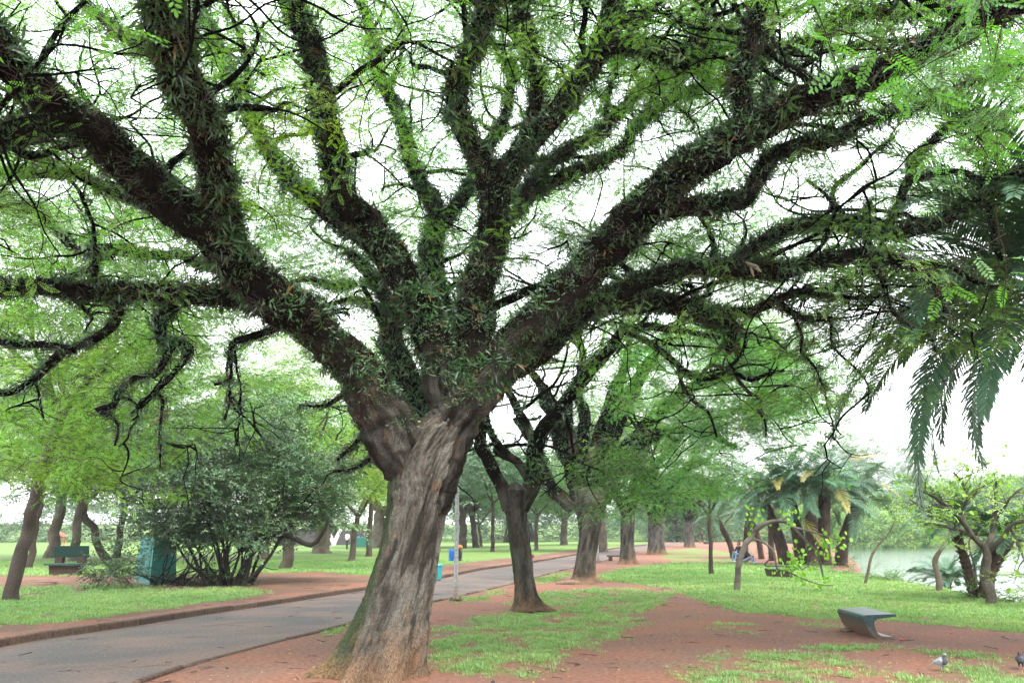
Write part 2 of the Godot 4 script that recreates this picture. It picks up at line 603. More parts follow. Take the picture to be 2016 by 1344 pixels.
func make_leaf_meshes() -> void:
	for kind in ["feather", "broad"]:
		var raw := []
		MESH[kind] = []
		for k in 4:
			raw.append(make_spray(kind, (100 if kind == "feather" else 200) + k))
			MESH[kind].append(merged(kind, [[raw[k][0], raw[k][1], Transform3D(), Color.WHITE]]))
		for k in 4:
			rnd.seed = 250 + k
			var parts := []
			for j in 9:
				var o := Vector3(rnd.randfn(), rnd.randfn(), rnd.randfn()) * 0.5
				var f := rnd.randf_range(0.72, 1.28)
				var src: Array = raw[rnd.randi() % 4]
				parts.append([src[0], src[1], Transform3D(out_there(o, 0.15) * Basis.from_scale(Vector3.ONE * rnd.randf_range(0.75, 1.25)), o * Vector3(0.8, 0.55, 0.8)), Color(f * rnd.randf_range(0.85, 1.15), f, f * rnd.randf_range(0.8, 1.2))])
			MESH[kind].append(merged(kind, parts))
	# strap-leaved epiphyte tuft
	MESH.tuft = []
	for v in 3:
		rnd.seed = 300 + v
		var a := Acc.new()
		for k in 7:
			var az := rnd.randf() * TAU
			var out := Vector3(cos(az), 0, sin(az))
			var d := (Vector3.UP * rnd.randf_range(0.35, 1.1) + out * rnd.randf_range(0.3, 1.0)).normalized()
			var nrm := d.cross(out.cross(Vector3.UP)).normalized()
			var tone := rnd.randf_range(0.7, 1.3)
			blade(a, Vector3(rnd.randf_range(-0.09, 0.09), 0, rnd.randf_range(-0.09, 0.09)), d, -nrm if nrm.y < 0 else nrm, rnd.randf_range(0.05, 0.125), rnd.randf_range(0.013, 0.022), Color(tone, tone, tone), rnd.randf_range(0.1, 0.7), 3)
		MESH.tuft.append(a.mesh(M.fern))
	# rosettes of long toothed fronds
	MESH.fern = []
	for v in 3:
		rnd.seed = 320 + v
		var a2 := Acc.new()
		for k in 12:
			var az2 := TAU * k / 12 + rnd.randf() * 0.5
			var out2 := Vector3(cos(az2), 0, sin(az2))
			var d2 := (Vector3.UP * rnd.randf_range(0.5, 1.2) + out2 * rnd.randf_range(0.5, 0.9)).normalized()
			var ln := rnd.randf_range(0.24, 0.42)
			var q := Vector3.ZERO
			var n := 15
			var tone2 := rnd.randf_range(0.75, 1.25)
			var c := Color(0.050 * tone2 * rnd.randf_range(0.7, 1.3), 0.085 * tone2, 0.018 * tone2)
			var sd := out2.cross(Vector3.UP).normalized()
			for j in n:
				var up2 := sd.cross(d2).normalized()
				var q2 := q + d2 * ln / n
				var wd := 0.030 * sin(PI * (0.12 + 0.86 * float(j) / n))
				for s in [-1.0, 1.0]:
					var k3 := a2.v.size()
					a2.vert(q, c); a2.vert(q + sd * s * wd + d2 * 0.012 - up2 * 0.006, c); a2.vert(q + sd * s * wd * 0.92 + d2 * 0.024 - up2 * 0.006, c); a2.vert(q2, c)
					if s > 0:
						a2.quad(k3, k3 + 1, k3 + 2, k3 + 3)
					else:
						a2.quad(k3 + 3, k3 + 2, k3 + 1, k3)
				q = q2
				d2 = (d2 + Vector3.DOWN * 0.13).normalized()
		MESH.fern.append(a2.mesh(M.frond))
	# clinging rootlets
	rnd.seed = 340
	var b := Acc.new()
	for k in 6:
		var p := Vector3(rnd.randf_range(-0.1, 0.1), 0.0, rnd.randf_range(-0.06, 0.06))
		var d3 := Vector3(1, 0.2, rnd.randf_range(-0.7, 0.7)).normalized()
		for j in 5:
			var p2 := p + d3 * 0.035
			thin(b, p, p2, 0.0028)
			p = p2
			d3 = (d3 + Vector3(rnd.randfn() * 0.25, -0.16 + rnd.randfn() * 0.1, rnd.randfn() * 0.35)).normalized()
	MESH.roots = b.mesh(M.root)
	# grass
	MESH.grass = []
	for v in 3:
		rnd.seed = 360 + v
		var g := Acc.new()
		for k in 16:
			var az3 := rnd.randf() * TAU
			var out3 := Vector3(cos(az3), 0, sin(az3))
			var tone3 := rnd.randf_range(0.7, 1.3)
			blade(g, out3 * rnd.randf() * 0.085 + Vector3.DOWN * 0.006, (Vector3.UP + out3 * rnd.randf_range(0.4, 1.5)).normalized(), (Vector3.UP * 0.6 - out3).normalized(), rnd.randf_range(0.03, 0.07), rnd.randf_range(0.006, 0.010), Color(tone3, tone3, tone3 * 0.9), -rnd.randf_range(0.1, 0.5), 2)
		MESH.grass.append(g.mesh(M.grass))
	rnd.seed = 370
	var lit := Acc.new()
	leaflet(lit, Vector3(-0.02, 0.004, 0), Vector3(1, 0.12, 0).normalized(), Vector3.UP, 0.045, 0.022, Color.WHITE)
	MESH.litter = lit.mesh(M.plain)

func sprays(kinds: Array) -> Array:
	var out := []
	for k in kinds:
		out.append(Swarm.new())
	return out

func scatter(sw: Array, centre: Vector3, rad: Vector3, count: int, size: float, tint: Color, vary := 0.3, droop := 0.15) -> void:
	# leafy twigs through a clump, pointing roughly outwards; nine at a time where there are many
	var whole := count / 9
	for k in whole + count % 9:
		var o := Vector3(rnd.randfn(), rnd.randfn(), rnd.randfn()) * (0.55 if k >= whole else (0.15 if whole == 1 else 0.6))
		var b := out_there(o, droop) if k >= whole else Basis(Vector3.UP, rnd.randf() * TAU)
		var s := size * rnd.randf_range(0.7, 1.3) if k >= whole else maxf(size * 0.9, rad.x * 0.95) * rnd.randf_range(0.85, 1.15)
		var f := 1.0 + rnd.randf_range(-vary, vary)
		var c := Color(tint.r * f * rnd.randf_range(0.85, 1.15), tint.g * f, tint.b * f * rnd.randf_range(0.8, 1.2))
		sw[(0 if k >= whole else 4) + rnd.randi() % 4].put(Transform3D(b * Basis.from_scale(Vector3(s, s, s)), centre + o * rad), c)

func crown(sw: Array, centre: Vector3, rad: Vector3, clumps: int, each: int, clump_r: float, size: float, tint: Color, vary := 0.3) -> void:
	for k in clumps:
		var o := Vector3(rnd.randfn(), rnd.randfn(), rnd.randfn()).normalized() * pow(rnd.randf(), 0.4)
		var tone := rnd.randf_range(0.8, 1.2)
		scatter(sw, centre + o * rad, Vector3(clump_r, clump_r * 0.7, clump_r), each, size, Color(tint.r * tone, tint.g * tone, tint.b * tone), vary)

func canopy_px(sw: Array, x0: float, y0: float, x1: float, y1: float, d0: float, d1: float, clumps: int, each: int, clump_r: float, size: float, tint: Color, holes := []) -> void:
	# clumps spread over a part of the view, each at its own distance between d0 and d1
	for k in clumps:
		var x := rnd.randf_range(x0, x1)
		var y := rnd.randf_range(y0, y1)
		var open := false
		for h in holes:
			if Vector2((x - h[0]) / h[2], (y - h[1]) / h[3]).length() < 1.0:
				open = true
		if open:
			continue
		var tone := rnd.randf_range(0.6, 1.4)
		scatter(sw, at(x, y, rnd.randf_range(d0, d1)), Vector3(clump_r, clump_r * 0.6, clump_r), each, size, Color(tint.r * tone, tint.g * tone, tint.b * tone))

func foliage(parent: Node3D, sw: Array, kind: String) -> void:
	for k in sw.size():
		swarm("foliage", sw[k], MESH[kind][k], parent, parent.position)

# ---------------------------------------------------------------- ground, path, water
var lawns := []   # [polygon on the ground, share of bare patches]

func lawn(bare: float, list: Array) -> void:
	var p := PackedVector2Array()
	for k in range(0, list.size(), 2):
		var r := ray(list[k], list[k + 1])
		p.append(Vector2(r.x, -1.0) * (-EYE / r.y))
	lawns.append([p, bare])

func make_lawns() -> void:
	lawn(-0.02, [848, 1262, 880, 1232, 960, 1212, 1010, 1196, 1020, 1178, 1080, 1164, 1180, 1158, 1300, 1163, 1322, 1180, 1260, 1212, 1225, 1235, 1185, 1262, 1150, 1285, 1060, 1312, 1010, 1330, 930, 1326, 870, 1312, 845, 1290])
	lawn(-0.3, [1330, 1168, 1400, 1188, 1470, 1206, 1560, 1214, 1640, 1217, 1760, 1222, 1900, 1236, 2040, 1246, 2300, 1260, 2300, 1180, 2040, 1180, 1900, 1150, 1700, 1126, 1560, 1124, 1400, 1122, 1340, 1130, 1320, 1150])
	lawn(-0.16, [1185, 1140, 1260, 1152, 1330, 1160, 1420, 1140, 1500, 1128, 1640, 1122, 1640, 1112, 1500, 1112, 1440, 1106, 1380, 1104, 1300, 1112, 1230, 1120, 1195, 1128])
	lawn(0.0, [1300, 1096, 1360, 1093, 1460, 1100, 1450, 1108, 1330, 1110])
	lawn(-0.1, [1290, 1086, 1370, 1082, 1460, 1090, 1450, 1096, 1370, 1092, 1310, 1096])
	lawn(0.2, [1370, 1292, 1480, 1284, 1600, 1290, 1680, 1300, 1700, 1330, 1640, 1350, 1400, 1360, 1340, 1330])
	lawn(0.1, [1620, 1268, 1760, 1272, 1900, 1284, 2040, 1296, 2040, 1306, 1880, 1296, 1720, 1286, 1630, 1280])
	lawn(0.1, [1790, 1326, 1880, 1310, 1960, 1318, 2060, 1326, 2060, 1360, 1800, 1360])
	lawn(0.16, [1390, 1228, 1440, 1222, 1480, 1232, 1470, 1248, 1410, 1250, 1385, 1240])
	lawn(0.14, [1540, 1222, 1640, 1226, 1640, 1234, 1560, 1232])
	lawn(0.0, [870, 1183, 930, 1172, 985, 1160, 1000, 1166, 950, 1178, 900, 1190])
	lawn(0.0, [1050, 1142, 1120, 1124, 1118, 1136, 1060, 1150])
	lawn(0.0, [592, 1252, 620, 1244, 700, 1222, 716, 1222, 680, 1240, 610, 1258])
	lawn(-0.25, [-60, 1258, 0, 1240, 110, 1238, 240, 1218, 360, 1202, 480, 1186, 520, 1172, 480, 1164, 380, 1166, 250, 1172, 120, 1180, -60, 1186])
	lawn(0.03, [-60, 1188, 120, 1180, 250, 1172, 330, 1162, 240, 1158, 120, 1160, -60, 1166])
	lawn(-0.35, [500, 1096, 560, 1090, 700, 1086, 790, 1084, 790, 1136, 720, 1138, 640, 1130, 560, 1132, 490, 1132])
	lawn(-0.3, [860, 1118, 940, 1108, 1010, 1100, 1080, 1092, 1150, 1084, 1150, 1068, 1000, 1070, 860, 1076])
	lawn(-0.3, [1176, 1086, 1290, 1074, 1300, 1068, 1180, 1070])
	lawn(-0.35, [-900, 1108, 120, 1104, 320, 1098, 560, 1090, 860, 1080, 1150, 1070, 1290, 1066, 1400, 1062, 1400, 1058, -900, 1058])

func turf(x: float, z: float) -> float:
	# 0 bare earth .. 1 full grass
	var wx := x + 0.22 * nz.get_noise_2d(x * 220.0, z * 220.0) + 0.3 * nz.get_noise_2d(x * 70.0 + 900.0, z * 70.0)
	var wz := z + 0.3 * nz.get_noise_2d(x * 220.0 + 500.0, z * 220.0) + 0.5 * nz.get_noise_2d(x * 60.0, z * 60.0 + 300.0)
	var q := Vector2(wx, wz)
	for l in lawns:
		if Geometry2D.is_point_in_polygon(q, l[0]):
			var g := nb.get_noise_2d(x * 110.0, z * 110.0) + 0.45 * nz.get_noise_2d(x * 420.0, z * 420.0)
			return clampf(0.5 + (g - l[1] * (1.0 if z > -30.0 else 1.8) + 0.03) * 2.2, 0.0, 1.0)
	if -z > 145.0 or (x < along(kerb_l, -z) - 8.0 and -z > 32.0) or x > along(shore, -z) + 3.0:
		return 0.7
	return 0.0

func spaced(lo: float, hi: float, fine_lo: float, fine_hi: float, step: float, grow: float) -> PackedFloat32Array:
	var out := PackedFloat32Array()
	var x := fine_lo
	var s := step
	while x > lo:
		s *= grow
		x -= s
		out.append(x)
	out.reverse()
	x = fine_lo
	while x < fine_hi:
		out.append(x)
		x += step
	s = step
	while x < hi:
		out.append(x)
		x += s
		s *= grow
	out.append(hi)
	return out

func make_ground() -> void:
	var xs := spaced(-320.0, 420.0, -11.0, 14.0, 0.13, 1.06)
	var ds := spaced(-40.0, 520.0, 6.5, 34.0, 0.13, 1.035)
	var a := Acc.new()
	var soil := Color(0.25, 0.124, 0.090)
	var dry := Color(0.20, 0.120, 0.092)
	var green := Color(0.13, 0.23, 0.065)
	for d in ds:
		for x in xs:
			var g := turf(x, -d)
			var n := nb.get_noise_2d(x * 45.0, d * 45.0)
			var c := soil.lerp(dry, clampf(0.4 + n * 1.4 + (0.5 if x < along(kerb_l, d) - 1.2 else 0.0), 0, 1))
			if x < along(kerb_l, d) - 0.9 + n:
				c = c.lerp(Color(0.155, 0.098, 0.072), clampf(0.75 + n, 0, 1))
			a.vert(Vector3(x, ground_y(x, -d), -d), c.lerp(green, g * (0.7 if d < 30.0 else 0.92)), Vector2(x, d))
	var w := xs.size()
	for k in ds.size() - 1:
		for j in w - 1:
			a.quad(k * w + j, (k + 1) * w + j, (k + 1) * w + j + 1, k * w + j + 1)
	structure("ground", a.mesh(M.soil))

	# asphalt path
	var p := Acc.new()
	var d2 := -6.0
	var rows := 0
	while d2 < 125.0:
		var l := along(kerb_l, d2)
		var r := along(kerb_r, d2)
		for j in 9:
			var t := j / 8.0
			var x2 := lerpf(l - 0.02, r + 0.02, t)
			var dust := clampf(nb.get_noise_2d(x2 * 60.0, d2 * 60.0) * 1.6 + 0.35 + 0.5 * pow(absf(t - 0.5) * 2.0, 4.0), 0, 1)
			p.vert(Vector3(x2, maxf(0.0, ground_y(x2 + 3.0, -d2)) + 0.022 + 0.02 * (1.0 - pow(2.0 * t - 1.0, 2.0)), -d2), Color(0.098, 0.088, 0.086).lerp(Color(0.18, 0.122, 0.10), dust * 0.85), Vector2(x2, d2))
		rows += 1
		d2 += 0.25 if d2 < 40.0 else 1.2
	for k in rows - 1:
		for j in 8:
			p.quad(k * 9 + j, (k + 1) * 9 + j, (k + 1) * 9 + j + 1, k * 9 + j + 1)
	var path := structure("path", p.mesh(M.asphalt))
	rnd.seed = 8
	var ck := Acc.new()
	for k in 34:
		var cd := rnd.randf_range(8.0, 30.0)
		var cp := Vector2(lerpf(along(kerb_l, cd), along(kerb_r, cd), rnd.randf_range(0.08, 0.92)), cd)
		var ca := rnd.randf() * TAU
		var cw := rnd.randf_range(0.004, 0.012)
		var last := -1
		for j in rnd.randi_range(8, 30):
			var sd := Vector2(-sin(ca), cos(ca)) * cw * rnd.randf_range(0.3, 1.4)
			var off := (cp.x - along(kerb_l, cp.y)) / (along(kerb_r, cp.y) - along(kerb_l, cp.y))
			if off < 0.02 or off > 0.98:
				break
			var cy := 0.028 + 0.02 * (1.0 - pow(2.0 * off - 1.0, 2.0))
			var i0 := ck.vert(Vector3(cp.x - sd.x, cy, -cp.y + sd.y), Color(0.045, 0.034, 0.028))
			ck.vert(Vector3(cp.x + sd.x, cy, -cp.y - sd.y), Color(0.045, 0.034, 0.028))
			if last >= 0:
				ck.quad(last, last + 1, i0 + 1, i0)
			last = i0
			cp += Vector2(cos(ca), sin(ca)) * 0.09
			ca += rnd.randfn() * 0.45
	mi("cracks", ck.mesh(M.plain), path).set_meta("kind", "stuff")
	# raised kerb stones beyond the path, flush edging stones on the near side
	rnd.seed = 11
	for side in 2:
		var c := kerb_l if side == 0 else kerb_r
		var holder := Node3D.new()
		holder.name = "kerb" if side == 0 else "edging"
		holder.set_meta("kind", "structure")
		add_child(holder)
		var s := 3.0
		var stone := 0
		while s < (110.0 if side == 0 else 70.0):
			var ln := rnd.randf_range(0.92, 1.06)
			var x0 := along(c, s)
			var dx := (along(c, s + 0.5) - x0) / 0.5
			var run := ln / sqrt(1.0 + dx * dx)
			var e := s + run
			var A := Vector3(x0, 0, -s)
			var B := Vector3(along(c, e), 0, -e)
			var mid := (A + B) * 0.5
			var h := 0.135 if side == 0 else 0.035
			var wd := 0.12 if side == 0 else 0.08
			var tone := rnd.randf_range(0.7, 1.3)
			var q := Acc.new()
			q.box(Transform3D(), Vector3(wd, h + 0.12, A.distance_to(B) - 0.022), Color(0.135 * tone, 0.085 * tone, 0.062 * tone), 0.018)
			var b := Basis.looking_at((B - A).normalized(), Vector3.UP) * Basis(Vector3.FORWARD, rnd.randfn() * 0.02)
			mid += b.x * (-wd * 0.5 if side == 0 else wd * 0.5)
			mid.y = ground_y(mid.x + 3.0, mid.z) + (h - 0.12) * 0.5 + rnd.randfn() * 0.004
			mi("stone", q.mesh(M.concrete), holder, Transform3D(b, mid))
			s = e
			stone += 1

	# lake
	var lake := Acc.new()
	lake.flat4(Vector3(4, WATER, 30), Vector3(4, WATER, -190), Vector3(190, WATER, -190), Vector3(190, WATER, 30), Color.WHITE)
	structure("lake_water", lake.mesh(M.water))

func make_turf() -> void:
	rnd.seed = 77
	var sw := sprays([0, 0, 0])
	var lit := Swarm.new()
	var tries := 175000
	for k in tries:
		var t := rnd.randf()
		var d := 7.2 * pow(48.0 / 7.2, pow(t, 0.85))
		var x := rnd.randf_range(-0.85, 0.8) * d
		if x > along(shore, d) - 0.4 or (x > along(kerb_l, d) - 0.25 and x < along(kerb_r, d) + 0.02):
			continue
		var g := turf(x + rnd.randfn() * 0.11, -d + rnd.randfn() * 0.18)
		var pos := Vector3(x, ground_y(x, -d), -d)
		if g > 0.25 + rnd.randf() * 0.85:
			var s := rnd.randf_range(0.75, 1.3) * (1.0 + maxf(0.0, d - 14.0) * 0.035) * (0.55 + 0.4 * g)
			var f := rnd.randf_range(0.8, 1.25)
			var dryness := clampf(nb.get_noise_2d(x * 30.0, d * 30.0) + 0.3, 0, 1)
			var col := Color(0.20, 0.34, 0.135).lerp(Color(0.29, 0.40, 0.165), dryness)
			sw[rnd.randi() % 3].put(Transform3D(Basis(Vector3.UP, rnd.randf() * TAU) * Basis.from_scale(Vector3(s, s, s)), pos), Color(col.r * f, col.g * f, col.b * f))
		elif rnd.randf() < 0.05:
			var c2: Color = [Color(0.20, 0.12, 0.05), Color(0.12, 0.07, 0.04), Color(0.45, 0.30, 0.05), Color(0.30, 0.24, 0.18), Color(0.16, 0.10, 0.06)][rnd.randi() % 5]
			lit.put(Transform3D(Basis(Vector3.UP, rnd.randf() * TAU) * Basis(Vector3.RIGHT, rnd.randfn() * 0.2) * Basis.from_scale(Vector3.ONE * rnd.randf_range(0.5, 1.2)), pos + Vector3(0, 0.006, 0)), c2)
	for k in 2200:
		var d3 := rnd.randf_range(7.0, 30.0)
		var x3 := rnd.randf_range(along(kerb_l, d3), along(kerb_r, d3))
		lit.put(Transform3D(Basis(Vector3.UP, rnd.randf() * TAU) * Basis.from_scale(Vector3.ONE * rnd.randf_range(0.35, 0.9)), Vector3(x3, 0.05, -d3)), Color(0.28, 0.2, 0.09) if rnd.randf() < 0.5 else Color(0.1, 0.06, 0.04))
	var st := Acc.new()
	for k in 420:
		var d4 := 7.0 + 22.0 * pow(rnd.randf(), 1.4)
		var x4 := rnd.randf_range(-0.8, 0.75) * d4
		if x4 > along(shore, d4) - 1.0:
			continue
		var p4 := Vector3(x4, maxf(ground_y(x4, -d4), 0.03 if x4 > along(kerb_l, d4) and x4 < along(kerb_r, d4) else -9.0) + 0.012, -d4)
		var a4 := rnd.randf() * TAU
		for j in rnd.randi_range(2, 5):
			var q4 := p4 + Vector3(cos(a4), rnd.randf_range(-0.04, 0.05), sin(a4)) * rnd.randf_range(0.04, 0.1)
			thin(st, p4, q4, rnd.randf_range(0.002, 0.006))
			p4 = q4
			a4 += rnd.randfn() * 0.5
	var sticks := mi("fallen_twigs", st.mesh(M.twig), self)
	sticks.set_meta("kind", "stuff")
	sticks.set_meta("label", "broken twigs scattered over the earth and the path")
	sticks.set_meta("category", "twigs")
	var g2 := Node3D.new()
	g2.name = "lawn_grass"
	g2.set_meta("kind", "stuff")
	g2.set_meta("label", "short green grass growing in patches on the red earth")
	g2.set_meta("category", "grass")
	add_child(g2)
	for k in 3:
		swarm("grass_blades", sw[k], MESH.grass[k], g2)
	var l2 := Node3D.new()
	l2.name = "leaf_litter"
	l2.set_meta("kind", "stuff")
	l2.set_meta("label", "fallen yellow and brown leaflets strewn over earth and path")
	l2.set_meta("category", "leaf litter")
	add_child(l2)
	swarm("fallen_leaves", lit, MESH.litter, l2)

# ---------------------------------------------------------------- the great tree
func trunk_mesh(list: Array, d: float, around: int, rows: int, origin: Vector3, flare: float, lobes: Array, moss: bool, rough: float, tone := 1.0) -> ArrayMesh:
	# list: y, left x, right x from the top down; furrowed bark, root flare, stains
	var q := PackedVector3Array()
	var r := PackedFloat32Array()
	for k in range(0, list.size(), 3):
		var cx: float = (list[k + 1] + list[k + 2]) * 0.5
		q.append(at(cx, list[k], d))
		r.append(half_width(list[k], d, list[k + 2] - list[k + 1]))
	var l := smooth_limb(q, r, 0.25, 0.0)
	var a := Acc.new()
	var n := l.P.size()
	for k in rows + 1:
		var t := float(k) / rows * (n - 1)
		var i := mini(int(t), n - 2)
		var c := l.P[i].lerp(l.P[i + 1], t - i)
		var rr := lerpf(l.R[i], l.R[i + 1], t - i)
		var hgt := c.y
		for j in around + 1:
			var th := TAU * (j % around) / around
			var o := Vector3(cos(th), 0, sin(th))
			var fl := 0.0
			for b in lobes:
				var w := absf(angle_difference(th, b[0]))
				fl += b[1] * exp(-w * w / (b[2] * b[2])) * exp(-maxf(hgt, -0.2) / b[3])
			var twist := hgt * 0.25
			var sx := cos(th + twist) * rr
			var sz := sin(th + twist) * rr
			var bk := bark(sx, hgt, sz)
			var f2 := nz.get_noise_3d(sx * 3300.0 + 50.0, hgt * 560.0, sz * 3300.0)
			var f3 := nb.get_noise_3d(sx * 340.0, hgt * 110.0, sz * 340.0)
			var p := c + o * (rr + fl * flare + rough * bk.a + 0.10 * rr * f3)
			var col := Color(bk.r * tone, bk.g * tone * 0.98, bk.b * tone * 0.95)
			if moss:
				var ms := clampf((-o.x - 0.62) * 4.0 + f2 * 0.9 + f3 * 0.9, 0, 1)
				col = col.lerp(Color(0.045, 0.075, 0.022), ms * 0.85)
			var earth := clampf(1.0 - (hgt - 0.05) / 0.5 + f3 * 1.1 + f2 * 0.4, 0, 1) * 0.75
			col = col.lerp(Color(0.27, 0.145, 0.075), earth)
			a.vert(p - origin, col, Vector2(float(j) / around * roundf(TAU * 0.42), hgt))
	var w2 := around + 1
	for k in rows:
		for j in around:
			a.quad(k * w2 + j, k * w2 + j + 1, (k + 1) * w2 + j + 1, (k + 1) * w2 + j)
	var tip := a.vert(l.P[n - 1] + Vector3(0, l.R[n - 1] * 0.6, 0) - origin, Color(0.03, 0.025, 0.02))
	for j in around:
		a.tri(rows * w2 + j, rows * w2 + j + 1, tip)
	return a.mesh(M.trunk)

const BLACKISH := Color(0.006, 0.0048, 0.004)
const UMBER := Color(0.018, 0.0132, 0.0105)

